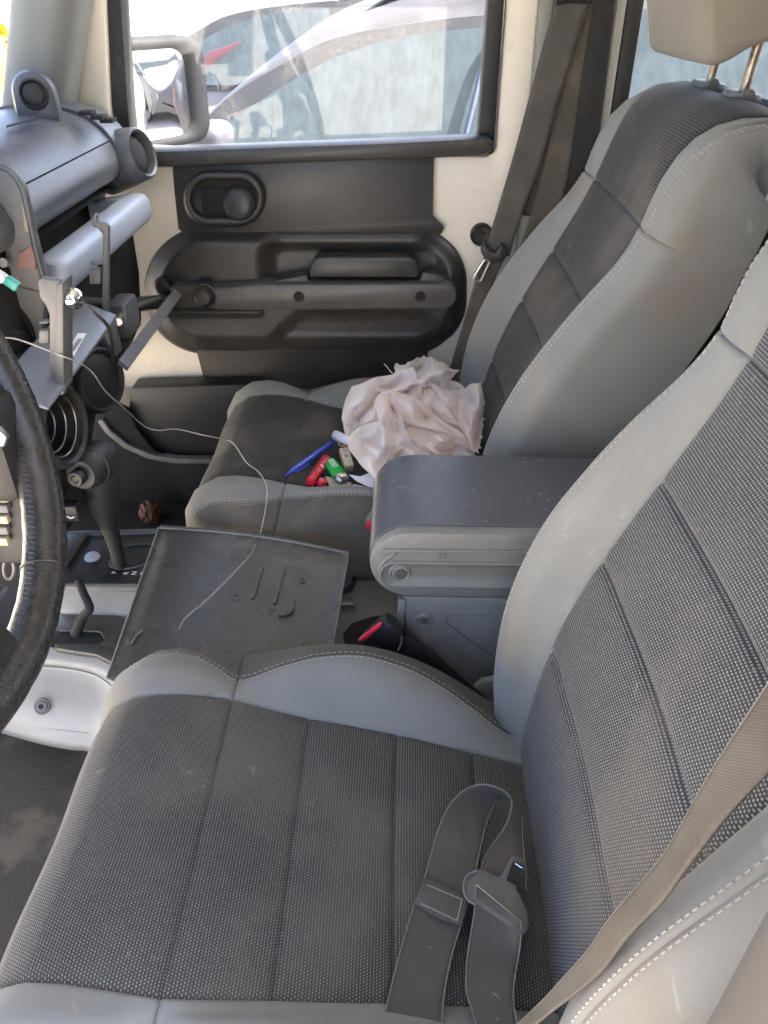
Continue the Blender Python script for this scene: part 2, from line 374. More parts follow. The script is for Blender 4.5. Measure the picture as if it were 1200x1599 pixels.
def make_car(name, label, catg, x0, y0, paint, L=4.5, H=1.66, flip=False, group=None, belt=1.12):
    """a parked estate-like car: nose at x0 - 1.35, its near side on the plane y0"""
    root = thing(name, label, catg, (x0, y0, GZ), group); W = 1.78; sg = 1
    X = lambda s: x0 + s; hw = W / 2; yc = y0 + hw
    # s: along the car (0 = base of the windscreen pillar), columns: s, bottom, hood/belt height, half width
    st = [(-1.42, .42, .62, .60), (-1.36, .30, .78, .74), (-1.15, .24, .92, .85), (-.7, .22, 1.02, .885), (-.1, .21, 1.1, .89), (.5, .21, belt, .89), (1.6, .21, belt + .02, .89), (2.5, .23, belt + .03, .88), (2.95, .28, belt - .02, .84), (3.08, .38, belt - .2, .76)]
    st = cat(st, 40); V = []; n = 0
    for s, zb, zt, w in st:
        ring = [(-w * .93, zb), (-w, zb + .16), (-w - .012, zb + (zt - zb) * .5), (-w, zt - .1), (-w * .965, zt), (-w * .6, zt + .03), (0, zt + .045), (w * .6, zt + .03), (w * .965, zt), (w, zt - .1), (w + .012, zb + (zt - zb) * .5), (w, zb + .16), (w * .93, zb)]
        n = len(ring); V += [(X(s), yc + a, GZ + b) for a, b in ring]
    F = [(i * n + k, (i + 1) * n + k, (i + 1) * n + (k + 1) % n, i * n + (k + 1) % n) for i in range(len(st) - 1) for k in range(n)]
    F += [tuple(range(n)), tuple(range((len(st) - 1) * n, len(st) * n))[::-1]]
    pyd('body', V, F, paint, root)
    # greenhouse: roof line z(s) and side window outlines
    rl = [(-.05, belt - .02), (.25, belt + .2), (.55, belt + .37), (.9, H - .07), (1.3, H), (1.9, H + .02), (2.5, H - .04), (2.85, H - .2), (3.02, belt + .1)]
    rl = cat(rl, 40); V = []; gy = lambda z: .87 - max(0, z - belt) * .36; n = 0
    for s, z in rl:
        w = gy(z) - .015
        ring = [(-.87, belt - .05), (-w, max(z - .05, belt - .04)), (-w * .93, z), (-w * .5, z + .03), (0, z + .04), (w * .5, z + .03), (w * .93, z), (w, max(z - .05, belt - .04)), (.87, belt - .05)]
        n = len(ring); V += [(X(s), yc + a, GZ + b) for a, b in ring]
    F = [(i * n + k, (i + 1) * n + k, (i + 1) * n + k + 1, i * n + k + 1) for i in range(len(rl) - 1) for k in range(n - 1)]
    pyd('roof', V, F, paint, root)
    wf = [(.08, belt), (.22, belt + .115), (.48, belt + .255), (.64, belt + .315), (.82, belt + .355), (1.12, belt + .38), (1.17, belt + .38), (1.19, belt)]
    wr = [(1.27, belt), (1.26, belt + .38), (1.65, belt + .385), (2.1, belt + .36), (2.3, belt + .3), (2.3, belt)]
    for side in (-1, 1):
        for poly in (wf, wr):
            mid = Vector((sum(p[0] for p in poly) / len(poly), sum(p[1] for p in poly) / len(poly)))
            grow = [(p[0] + (.045 if p[0] > mid.x else -.045), p[1] + (.038 if p[1] > belt + .02 else -.03)) for p in poly]
            sm = lambda Q: [tuple(c) for c in cat(Q[:-1], 22)] + [Q[-1]]
            pt = lambda p, o: (X(p[0]), yc + side * (gy(p[1]) + o), GZ + p[1])
            gs, ps = sm(grow), sm(poly)
            prism('window_frame', [pt(p, .004) for p in gs], (0, -side * .02, 0), M['seal_grey'], root)
            prism('side_window', [pt(p, .009) for p in ps], (0, -side * .004, 0), M['car_glass'], root)
        for s in (-.72, 2.1):
            w_ = lathe('wheel', [(.0, .0), (.2, .02), (.22, .05), (.33, .06), (.34, .02), (.34, -.14), (.31, -.18), (0, -.18)], (X(s), yc + side * (hw - .05), GZ + .34), (0, side, 0), M['tyre'], root, 28)
            lathe('rim', [(0, .03), (.06, .035), (.07, .0), (.17, .012), (.21, .055), (.23, .05)], (X(s), yc + side * (hw - .05), GZ + .34), (0, side, .0), M['steel'], w_, 28)
        prism('tail_lamp', [(X(2.98), yc + side * .62, GZ + .78), (X(2.98), yc + side * .83, GZ + .78), (X(2.9), yc + side * .84, GZ + 1.05), (X(2.98), yc + side * .66, GZ + 1.05)], (.1, 0, 0), M['lamp_red'], root, .01)
        prism('headlamp', [(X(-1.3), yc + side * .46, GZ + .66), (X(-1.25), yc + side * .8, GZ + .68), (X(-1.2), yc + side * .8, GZ + .82), (X(-1.28), yc + side * .5, GZ + .8)], (-.09, 0, 0), M['lamp_clear'], root, .01)
        mr = box('door_mirror', (X(.2), yc + side * (hw + .12), GZ + belt + .06), (.1, .22, .15), paint, root, None, .035, 4)
        tube('door_handle', [(X(1.0), yc + side * (hw + .005), GZ + belt - .12), (X(1.03), yc + side * (hw + .035), GZ + belt - .12), (X(1.2), yc + side * (hw + .035), GZ + belt - .12), (X(1.23), yc + side * (hw + .005), GZ + belt - .12)], .012, paint, root, 8)
    for s0, z0, s1, z1, nm in ((.1, belt + .05, .82, H - .1, 'windscreen'), (2.99, belt + .12, 2.72, H - .14, 'rear_window')):
        o = .02 if nm == 'windscreen' else -.02
        pyd(nm, [(X(s0) - o, yc - .72, GZ + z0 + .04), (X(s0) - o, yc + .72, GZ + z0 + .04), (X(s1) - o, yc + .58, GZ + z1 + .05), (X(s1) - o, yc - .58, GZ + z1 + .05)], [(0, 1, 2, 3)], M['car_glass'], root, None, False, 0, .006)
    return root
c1 = make_car('parked_car', 'silver grey car with dusty side windows parked right beside the passenger door', 'car', -.80, 2.31, M['car_silver'])
# dark strip on its front window, running up to the pillar
tube('window_strip', [P(762, 66, y=2.43), P(745, 140, y=2.375), P(727, 214, y=2.33)], .0085, M['blue_strip'], c1, 8)
c2 = make_car('parked_car', 'white car parked beyond the silver grey one, its windscreen pillar showing above it', 'car', -1.62, 4.75, M['car_white'], group=None)
prism('red_stripe', [P(u, v, y=4.735) for u, v in ((308, 100), (316, 92), (326, 80), (342, 76), (380, 63), (362, 77), (346, 88), (336, 98), (322, 103), (312, 108))], (0, .01, 0), M['red_faint'], c2, .002)  # dull red plate on the near side of the white car
make_car('parked_car', 'red car parked farthest out, beyond the white car', 'car', -1.3, 7.6, M['car_red'])
make_car('parked_car', 'white car standing behind on the passenger side, seen in the door mirror', 'car', 5.4, 2.2, M['car_white'], H=1.75, belt=1.12)
make_car('parked_car', 'yellow car ahead, a corner of it showing through the windscreen', 'car', -8.12, 9.3, M['car_yellow'])

# pale dirt bank closing off the yard behind the cars
rng = random.Random(3); V = []; nx = 60
for i in range(nx + 1):
    x = -60 + 120 * i / nx
    for y, z in ((13, 0), (14.2, 1.1), (15.6, 2.3), (17.5, 3.1), (30, 3.4)): V.append((x, y + rng.uniform(-.3, .3), GZ - .02 + z + (rng.uniform(-.25, .25) if z else 0)))
hb = pyd('hill', V, [(i * 5 + k, (i + 1) * 5 + k, (i + 1) * 5 + k + 1, i * 5 + k + 1) for i in range(nx) for k in range(4)], M['ground']); hb['kind'] = 'structure'
# ------------------------------------------------------------------ the car shell round the seats
floor = box2('floor', (-1.05, -.36, -.40), (2.3, 1.12, -.345), M['carpet'], None, .01); floor['kind'] = 'structure'
sh = thing('car_body', 'champagne painted off-road car shell with roof, pillars and windscreen round the seats', 'car body', (0, .38, GZ))
box2('roof', (-.5, -.36, .93), (2.35, 1.16, .97), NT('bounce_lining').set((.62, .61, .57), .9).m, sh, .01)  # unseen roof; its lining is made pale to bounce extra light into the cabin
box2('windscreen_header', (-.53, -.36, .90), (-.44, 1.12, .955), M['trim_grey'], sh, .02)
pyd('windscreen', [(-.745, -.32, .46), (-.745, 1.16, .46), (-.515, 1.16, .915), (-.515, -.32, .915)], [(0, 1, 2, 3)], M['shield'], sh, None, False, 0, .005)
for y in (-.33, 1.01):      # windscreen pillars, padded
    a = Vector((-.640, y, .44)); b = Vector((-.452, y, .93))
    prism('windscreen_pillar', [a + Vector((p[0], p[1], 0)) for p in ((-.055, -.035), (-.03, -.052), (.03, -.052), (.056, -.03), (.056, .04), (-.055, .04))], b - a, M['trim_grey'], sh, .012)
for y0, y1 in ((1.055, 1.13), (-.40, -.345)):
    prism('door_post', [(-.61, y0, .40), (-.524, y0, .40), (-.520, y0, .48), (-.497, y0, .63), (-.447, y0, .93), (-.52, y0, .93), (-.575, y0, .63), (-.59, y0, .48)], (0, y1 - y0, 0), M['paint'], sh, .008)
tube('pillar_edge_strip', [(-.580, 1.045, .46), (-.545, 1.045, .63), (-.49, 1.045, .90)], .006, M['cream'], sh, 8, 12)
box2('cowl', (-1.0, -.4, .36), (-.70, 1.12, .44), M['black'], sh, .02)
box2('bonnet', (-2.0, -.25, .28), (-1.0, 1.0, .36), M['paint'], sh, .04)
# passenger side, behind the front door: pillar with belt cover, bright edge, black seal, rear door
bp = box2('middle_pillar', (.222, 1.055, -.3), (.338, 1.14, .93), M['dark'], sh, .018)
box2('pillar_strip', (.214, 1.035, -.25), (.240, 1.06, .93), M['trim_grey'], sh, .007)
prism('pillar_cover', [(.25, 1.03, .93), (.33, 1.03, .93), (.345, 1.03, .30), (.215, 1.03, .30)], (0, .03, 0), M['black'], sh, .01)
box2('rear_door_edge', (.339, 1.05, -.2), (.358, 1.10, .93), M['silver_pl'], sh, .007)
box2('rear_window_seal', (.359, 1.06, .36), (.388, 1.12, .93), M['rubber'], sh, .006)
box2('rear_door_panel', (.359, 1.05, -.3), (1.25, 1.12, .29), M['door_black'], sh, .02)
pyd('rear_side_window', [(.38, 1.105, .29), (1.25, 1.105, .29), (1.25, 1.105, .93), (.38, 1.105, .93)], [(0, 1, 2, 3)], M['glass'], sh, None, False, 0, .004)
box2('rear_pillar', (1.25, 1.05, -.3), (1.4, 1.13, .93), M['dark'], sh, .02)
box2('rear_quarter', (1.4, 1.05, -.3), (2.3, 1.12, .42), M['dark'], sh, .02)
pyd('cargo_window', [(1.4, 1.1, .42), (2.3, 1.1, .42), (2.3, 1.1, .93), (1.4, 1.1, .93)], [(0, 1, 2, 3)], M['glass'], sh, None, False, 0, .004)
box2('tailgate', (2.27, -.36, -.4), (2.34, 1.13, .45), M['dark'], sh, .02)
# driver side: sill, pillar and rear side wall
box2('sill', (-.62, -.44, -.46), (.2, -.36, -.33), M['paint'], sh, .02)
pm = box2('darkening_mat', (-.95, .58, -.344), (-.1, 1.03, -.332), M['dark'], None, .004); tag(pm, 'black mat added to darken the shaded footwell ahead of the passenger seat', 'floor mat')  # black mat added so the footwell's shade is in the colour
box2('sill', (-.62, 1.10, -.46), (.3, 1.18, -.29), M['paint'], sh, .02)
prism('driver_side_pillar', [(.128, -.352, -.3), (.131, -.352, .93), (.30, -.352, .93), (.30, -.352, -.3)], (0, .055, 0), M['pillar_dark'], sh, .012)
box2('rear_side_wall', (.30, -.42, -.4), (2.3, -.35, .40), M['dark'], sh, .02)
pyd('sun_block_pane', [(.30, -.37, .40), (2.3, -.37, .40), (2.3, -.37, .93), (.30, -.37, .93)], [(0, 1, 2, 3)], M['tint'], sh, None, False, 0, .004)  # unseen dark pane, added to keep the sun off the driver seat
prism('door_seal', [tuple(P(u, v, y=1.0)) for u, v in ((160, 655), (172, 672), (200, 695), (235, 710), (275, 717), (345, 718), (345, 724), (272, 724), (230, 716), (194, 700), (165, 677), (152, 658))], (0, .02, 0), M['bezel'], sh, .001)
prism('sill_panel', [tuple(P(u, v, y=1.03)) for u, v in ((205, 605), (400, 600), (400, 760), (345, 716), (275, 712), (240, 700), (215, 670), (200, 640))], (0, .05, 0), M['black'], sh, .004)
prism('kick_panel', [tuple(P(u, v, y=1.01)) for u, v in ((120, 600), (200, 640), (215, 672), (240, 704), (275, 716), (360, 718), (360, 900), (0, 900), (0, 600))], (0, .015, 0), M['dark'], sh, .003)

# ------------------------------------------------------------------ passenger door
dr = thing('passenger_door', 'closed passenger door, champagne metal with black trim panels and a side window', 'car door', (-.15, 1.1, -.28))
YD = 1.085
prism('door_skin', [(-.70, YD, -.075), (.236, YD, -.075), (.222, YD, .30), (.218, YD, .90), (.163, YD, .90), (.166, YD, .405), (.148, YD, .395), (-.48, YD, .405), (-.70, YD, .405)], (0, .05, 0), M['paint'], dr, .006)
prism('door_skin', [(-.70, 1.11, -.33), (.236, 1.11, -.33), (.236, 1.11, -.076), (-.70, 1.11, -.076)], (0, .05, 0), M['paint'], dr, .003)
fo = [(-.505, .42), (-.430, .70), (-.375, .90), (.166, .90), (.166, .42)]
bm = bmesh.new()
bm_prism(bm, [Vector((a, 1.07, b)) for a, b in ((.132, .40), (.162, .40), (.160, .93), (.134, .93))], (0, .05, 0), .005)
bm_prism(bm, [Vector((a, 1.07, b)) for a, b in ((-.56, .40), (-.497, .40), (-.491, .48), (-.474, .63), (-.425, .93), (-.475, .93), (-.52, .63), (-.54, .48))], (0, .05, 0), .005)
bmo('window_frame', bm, M['rubber'], dr)
pyd('window_glass', [(-.52, 1.098, .40), (.14, 1.098, .40), (.14, 1.098, .93), (-.44, 1.098, .93)], [(0, 1, 2, 3)], M['glass'], dr, None, False, 0, .004)
# ledge under the window, rounded rear end
led = [P(u, v, y=1.04) for u, v in ((215, 236), (400, 229), (600, 222), (760, 214), (770, 217), (772, 228), (766, 240), (750, 245), (600, 250), (400, 257), (232, 263), (215, 263))]
prism('window_ledge', led, (0, .06, 0), M['door_black'], dr, .009, 30)
prism('upper_trim_panel', [P(u, v, y=1.068) for u, v in ((268, 250), (678, 243), (676, 338), (684, 346), (694, 355), (690, 366), (290, 366), (278, 358), (272, 300))], (0, .02, 0), M['door_black'], dr, .003)
prism('lower_trim_panel', [P(u, v, y=1.072) for u, v in ((300, 500), (700, 500), (668, 549), (676, 760), (335, 760), (322, 609), (306, 546), (290, 536))], (0, .016, 0), M['door_black'], dr, .003)
# bowl-shaped map pocket with rounded ends, one relief surface
def sd(u, v, cx, cy, hw, hh, r):
    qx, qy = abs(u - cx) - hw + r, abs(v - cy) - hh + r
    return min(max(qx, qy), 0) + math.hypot(max(qx, 0), max(qy, 0)) - r
def sst(a, b, x):
    t_ = min(1, max(0, (x - a) / (b - a))); return t_ * t_ * (3 - 2 * t_)
V, F, idx = [], [], {}
NU, NV = 220, 110
for i in range(NU):
    for j in range(NV):
        u = 214 + (740 - 214) * i / (NU - 1); v = 344 + (562 - 344) * j / (NV - 1)
        s = sd(u, v, 477.5, 453, 249, 96.5, 84 + 10 * sst(500, 250, u))
        h = .030 * sst(1, -26, s) - .03 * sst(0, 7, s)
        h -= .032 * sst(10, -30, sd(u, v, 556, 412, 150, 48, 40)) * sst(450, 438, v)
        h -= .015 * sst(10, -26, sd(u, v, 565, 510, 128 + (v - 512), 32, 26)) * sst(480, 492, v)
        h += .006 * sst(5, -6, sd(u, v, 340, 488, 70, 5, 5))
        idx[i, j] = len(V); V.append(tuple(P(u, v, y=1.073 - h))); 
        idx[i, j, 's'] = s
for i in range(NU - 1):
    for j in range(NV - 1):
        if max(idx[i, j, 's'], idx[i + 1, j, 's'], idx[i, j + 1, 's'], idx[i + 1, j + 1, 's']) < 9: F.append((idx[i, j], idx[i + 1, j], idx[i + 1, j + 1], idx[i, j + 1]))
pyd('map_pocket', V, F, M['door_black'], dr)
ab = prism('armrest', [P(u, v, y=1.012) for u, v in ((262, 447), (330, 450), (402, 444), (600, 443), (700, 443), (711, 450), (714, 463), (711, 476), (700, 483), (560, 484), (402, 486), (340, 485), (300, 478), (262, 458))], (0, .055, 0), M['arm'], dr, .008, 30)
for u, v in ((467, 463), (657, 463)):
    lathe('screw_hole', [(.0085, .0015), (.0095, .0025), (.0105, .001), (.0105, -.004)], P(u, v, y=1.012), (0, -1, 0), M['door_black'], ab, 20)
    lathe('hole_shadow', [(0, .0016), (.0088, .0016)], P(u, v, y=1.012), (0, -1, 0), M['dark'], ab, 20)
lathe('knob', [(0, .022), (.013, .021), (.018, .016), (.021, .004), (.024, .003), (.026, -.01)], P(320, 461, y=1.015), (0, -1, .05), M['door_black'], dr)
lathe('knob', [(0, .02), (.012, .018), (.016, .012), (.018, -.01)], P(256, 447, y=1.03), (.3, -1, .05), M['black'], dr)
prism('grip_pad', [P(u, v, y=1.022) for u, v in ((483, 434), (484, 418), (490, 405), (500, 401), (640, 401), (650, 405), (655, 420), (654, 434))], (0, .04, 0), M['door_black'], dr, .006)
prism('pocket_lip', [P(u, v, y=1.03) for u, v in ((330, 450), (400, 444), (480, 428), (484, 440), (655, 440), (660, 424), (690, 430), (708, 444), (708, 452), (330, 456))], (0, .03, 0), M['door_black'], dr, .006)
# inner door handle
C0 = (350, 310)
def ring_pts(a, b, y, n=14, dx=0):
    return [P(C0[0] + dx + p[0], C0[1] + p[1], y=y) for p in rrect(0, 0, 2 * a, 2 * b, b * .96, n)]
def band(name, sections, mat, par):
    V = [p for s in sections for p in s]; n = len(sections[0])
    F = [(i * n + k, i * n + (k + 1) % n, (i + 1) * n + (k + 1) % n, (i + 1) * n + k) for i in range(len(sections) - 1) for k in range(n)]
    return pyd(name, V, F, mat, par)
hb = band('handle_bezel', [ring_pts(64, 44, 1.069), ring_pts(64, 44, 1.055), ring_pts(61, 41, 1.046), ring_pts(56, 36, 1.043), ring_pts(52, 31, 1.046), ring_pts(50, 29, 1.054), ring_pts(46, 26, 1.060), ring_pts(4, 1, 1.062)], M['door_black'], dr)
prism('handle_opening', [P(u, v, y=1.056) for u, v in ((313, 295), (352, 294), (350, 336), (317, 336))], (0, .004, 0), M['dark'], hb, .001)
lathe('handle_paddle', [(0, .016), (.02, .0155), (.027, .012), (.031, .004), (.032, -.012)], P(374, 318, y=1.052), (-.12, -1, .05), M['door_black'], dr)
lathe('rubber_stop', [(0, .001), (.005, .004), (.007, .0), (.014, .001), (.0195, .007), (.0215, .004), (.022, -.004)], P(752, 366, y=YD - .002), (0, -1, 0), M['rubber'], dr)
# door mirror
mh = Vector(P(240, 149, y=1.36)); mn = Vector((.86, -.51, -.03)).normalized(); mx = Vector((0, 0, 1)).cross(mn).normalized(); mz = mn.cross(mx)
Q = lambda p, d=0: mh + mx * p[0] + mz * p[1] + mn * d
hs = lambda w, h, r, d, ox=0: [Q((p[0] * 1.12 + ox, p[1]), d) for p in rrect(0, 0, w, h, r, 6)]
ho = band('mirror_housing', [hs(.165, .165, .04, .004, .008), hs(.172, .172, .035, .012, .008), hs(.19, .192, .04, .016, .016), hs(.226, .206, .042, .004, .030), hs(.228, .208, .045, -.04, .030), hs(.19, .19, .06, -.09, .02), hs(.1, .1, .04, -.115, .02), hs(.01, .01, .004, -.118, .02)], M['mirror_black'], dr)
rg_ = []      # convex glass
for f in (1, .9, .78, .64, .5, .36, .22, .1, .01):
    rg_.append([Q((p[0] * 1.12 * f + .008, p[1] * f), .004 + .0055 * (1 - f * f)) for p in rrect(0, 0, .166, .166, .038, 6)])
mg_ = band('mirror_glass', rg_, M['mirror'], ho)
box('mirror_arm', Q((-.10, -.06), -.06), (.1, .14, .05), M['mirror_black'], dr, None, .015)
# ------------------------------------------------------------------ seats
NK = 7
def clus(n):
    """0..1 with samples crowded at both ends so that seams stay crisp"""
    return sorted(set([0, .012, .03, .06] + list(np.linspace(.1, .9, n)) + [.94, .97, .988, 1]))
def seat_skin(root, yc, ctrl, seams, split, names, mats, puff, nseg=8, groove=.0035, far_scale=1., rot=None):
    """ctrl rows: px, pz, w, ys, hs, yo, dep, edge - the profile of the cushion or back in the x-z plane and its cross section.
    seams: control indices (float) where cross seams run, split: the index where bolsters are cut in two."""
    A = np.array(ctrl, float); m = len(A) - 1
    ts = []; cuts = [0] + list(seams) + [m]
    for a, b in zip(cuts, cuts[1:]):
        for f in clus(nseg): ts.append((a + (b - a) * f, min(f, 1 - f), a))
    rows = cat(A, [min(t[0], m - 1e-6) for t in ts])
    eps = 1e-3
    r2 = cat(A, [min(t[0] + eps, m - 1e-6) for t in ts]); r1 = cat(A, [max(t[0] - eps, 0) for t in ts])
    # arc length
    vlen = [0]
    for i in range(1, len(ts)): vlen.append(vlen[-1] + float(np.hypot(*(rows[i, :2] - rows[i - 1, :2]))))
    cs = clus(6); S = []          # cross-section samples, knot parameter from -7 to 7
    for k in range(-NK, NK):
        for f in cs[:-1]: S.append(k + f)
    S.append(NK)
    grid = []; ug = []
    for i, row in enumerate(rows):
        px, pz, w, ys, hs_, yo, dep, he, br = row
        tx, tz = r2[i, 0] - r1[i, 0], r2[i, 1] - r1[i, 1]; L = math.hypot(tx, tz) or 1; nx, nz = -tz / L, tx / L
        kn = [(0, -.003), (w * .55, 0), (w, he), ((w + ys) / 2, he + (hs_ - he) * .72 + br), (ys, hs_), (yo - .004, hs_ - .022), (yo, hs_ - .065), (yo - .004, -dep)]
        full = [(-a, b) for a, b in kn[:0:-1]] + kn
        c = cat(full, [s + NK for s in S])
        fs = ts[i][1]; seg = cuts[cuts.index(ts[i][2]) + 1] - ts[i][2]
        pf = puff * (1 - (1 - 2 * fs) ** 4) if ts[i][2] in seams or ts[i][0] <= cuts[1] + 1e-6 else 0
        line = []; u = 0; ul = []
        for j, s in enumerate(S):
            y, h = c[j]
            if abs(s) <= 2.001:
                q = 1 - (abs(s) / 2) ** 6
                h += pf * q - puff * .3
                dseam = fs * seg * .09
                near = any(abs(ts[i][0] - q_) < .35 for q_ in seams)
                if near: h -= groove * .85 * math.exp(-(dseam / .0045) ** 2)
            elif abs(ts[i][0] - split) < .35:
                h -= groove * math.exp(-((abs(ts[i][0] - split) * .09) / .003) ** 2) * 1.3
            for b in (2, 4):
                d = (abs(s) - b) * .05
                h -= groove * math.exp(-(d / .0026) ** 2) * (1. if b == 2 else .55)
            if j: u += math.hypot(c[j][0] - c[j - 1][0], c[j][1] - c[j - 1][1])
            ul.append(u); line.append((px + nx * h, yc + y, pz + nz * h))
        mid = ul[len(S) // 2]; ug.append([q - mid for q in ul]); grid.append(line)
    def piece(name, i0, i1, s0, s1, mat):
        js = [j for j, s in enumerate(S) if s0 - 1e-6 <= s <= s1 + 1e-6]; n = len(js)
        ii = [i for i in range(i0, i1 + 1) if i == i0 or abs(ts[i][0] - ts[i - 1][0]) > 1e-6]
        V = [grid[i][j] for i in ii for j in js]; uv = [(ug[i][j], vlen[i]) for i in ii for j in js]
        F = [(a * n + b, a * n + b + 1, (a + 1) * n + b + 1, (a + 1) * n + b) for a in range(len(ii) - 1) for b in range(n - 1)]
        return pyd(name, V, F, mat, root, uv)
    ns = len(clus(nseg))
    for q in range(len(cuts) - 1): piece(names[0], q * ns, q * ns + ns - 1, -2, 2, mats[0])
    isp = min(range(len(ts)), key=lambda i: abs(ts[i][0] - split))
    for a, b in ((0, isp), (isp, len(ts) - 1)):
        for s0, s1, nm, mt in ((2, 4, names[1], mats[1]), (-4, -2, names[1], mats[1]), (4, 7, names[2], mats[2]), (-7, -4, names[2], mats[2])): piece(nm, a, b, s0, s1, mt)
    # two rows of stitches along each bolster seam
    bm = bmesh.new()
    for sgn in (-1, 1):
        for off, hgt in ((-.13, .0009), (.11, .0006)):
            s = sgn * (4 + off); path = []
            for i in range(len(ts)):
                f = s; j = max(q for q in range(len(S)) if S[q] <= f + 1e-9); j = min(j, len(S) - 2); fr_ = (f - S[j]) / (S[j + 1] - S[j])
                p = np.array(grid[i][j]) * (1 - fr_) + np.array(grid[i][j + 1]) * fr_
                e = np.array(grid[i][j + 1]) - np.array(grid[i][j]); path.append((p, e))
            acc = 0; nxt = .004
            for i in range(len(path) - 1):
                p, e = path[i]; q = path[i + 1][0]; d = float(np.linalg.norm(q - p))
                while nxt < acc + d:
                    f = (nxt - acc) / d; a = Vector(p * (1 - f) + q * f); tdir = Vector(q - p).normalized(); ed = Vector(e).normalized()
                    no = tdir.cross(ed).normalized()
                    if no.dot(Vector((-.3, -.2, 1))) < 0: no = -no
                    b = a + tdir * .0042; wv = ed * .00045; o = no * hgt; k = [bm.verts.new(v) for v in (a + wv, a + wv * .6 + o, a - wv * .6 + o, a - wv, b + wv, b + wv * .6 + o, b - wv * .6 + o, b - wv)]
                    for x in ((0, 1, 5, 4), (1, 2, 6, 5), (2, 3, 7, 6), (0, 3, 2, 1), (4, 5, 6, 7)): bm.faces.new([k[z] for z in x])
                    nxt += .0068
                acc += d
    st = bmo('stitching', bm, M['thread'], root, False); st['kind'] = 'stuff'
    return grid, S, ts

def cushion_ctrl():
    #   px     pz    w     ys    hs    yo   dep   edge  bulge
    return [(-.318, -.20, .140, .205, -.010, .235, .03, .0, .004), (-.342, -.10, .140, .210, -.008, .240, .05, .001, .008), (-.336, -.045, .143, .213, -.004, .243, .06, .002, .011), (-.305, -.006, .146, .216, -.002, .246, .10, .003, .013), (-.262, .003, .149, .218, -.002, .249, .14, .004, .014),
            (-.222, .001, .152, .212, -.006, .250, .15, .003, .012), (-.183, -.006, .153, .188, -.004, .250, .15, .002, .003), (-.142, -.018, .149, .198, .020, .250, .15, .004, .003), (-.098, -.028, .145, .206, .040, .250, .14, .006, .003), (-.05, -.038, .142, .209, .050, .250, .13, .008, .003),
            (0, -.046, .138, .204, .046, .248, .12, .008, .003), (.045, -.054, .134, .194, .034, .244, .11, .006, .002), (.085, -.062, .131, .180, .020, .238, .10, .004, .001), (.13, -.072, .128, .165, .004, .230, .09, .002, .0), (.19, -.085, .125, .155, -.002, .222, .08, .0, .0)]
def back_ctrl():
    return [(.125, -.13, .150, .185, .012, .235, .09, .0, .0), (.140, -.07, .152, .195, .026, .242, .10, .002, .0), (.152, .0, .153, .203, .038, .247, .11, .004, .002), (.172, .085, .153, .207, .046, .250, .12, .006, .003), (.202, .165, .153, .209, .048, .250, .125, .007, .003), (.236, .235, .153, .208, .042, .247, .125, .007, .003),
            (.266, .295, .153, .205, .032, .242, .125, .006, .002), (.292, .350, .152, .201, .017, .237, .125, .004, .001), (.309, .395, .150, .201, .008, .234, .12, .003, .003), (.323, .440, .149, .204, .008, .232, .12, .002, .006), (.338, .480, .152, .206, .002, .229, .11, .001, .007), (.358, .510, .166, .208, -.008, .224, .09, -.001, .004), (.388, .530, .184, .206, -.014, .217, .06, -.005, .0), (.430, .534, .192, .204, -.016, .210, .03, -.008, .0), (.47, .515, .19, .2, -.016, .204, .01, -.008, .0)]
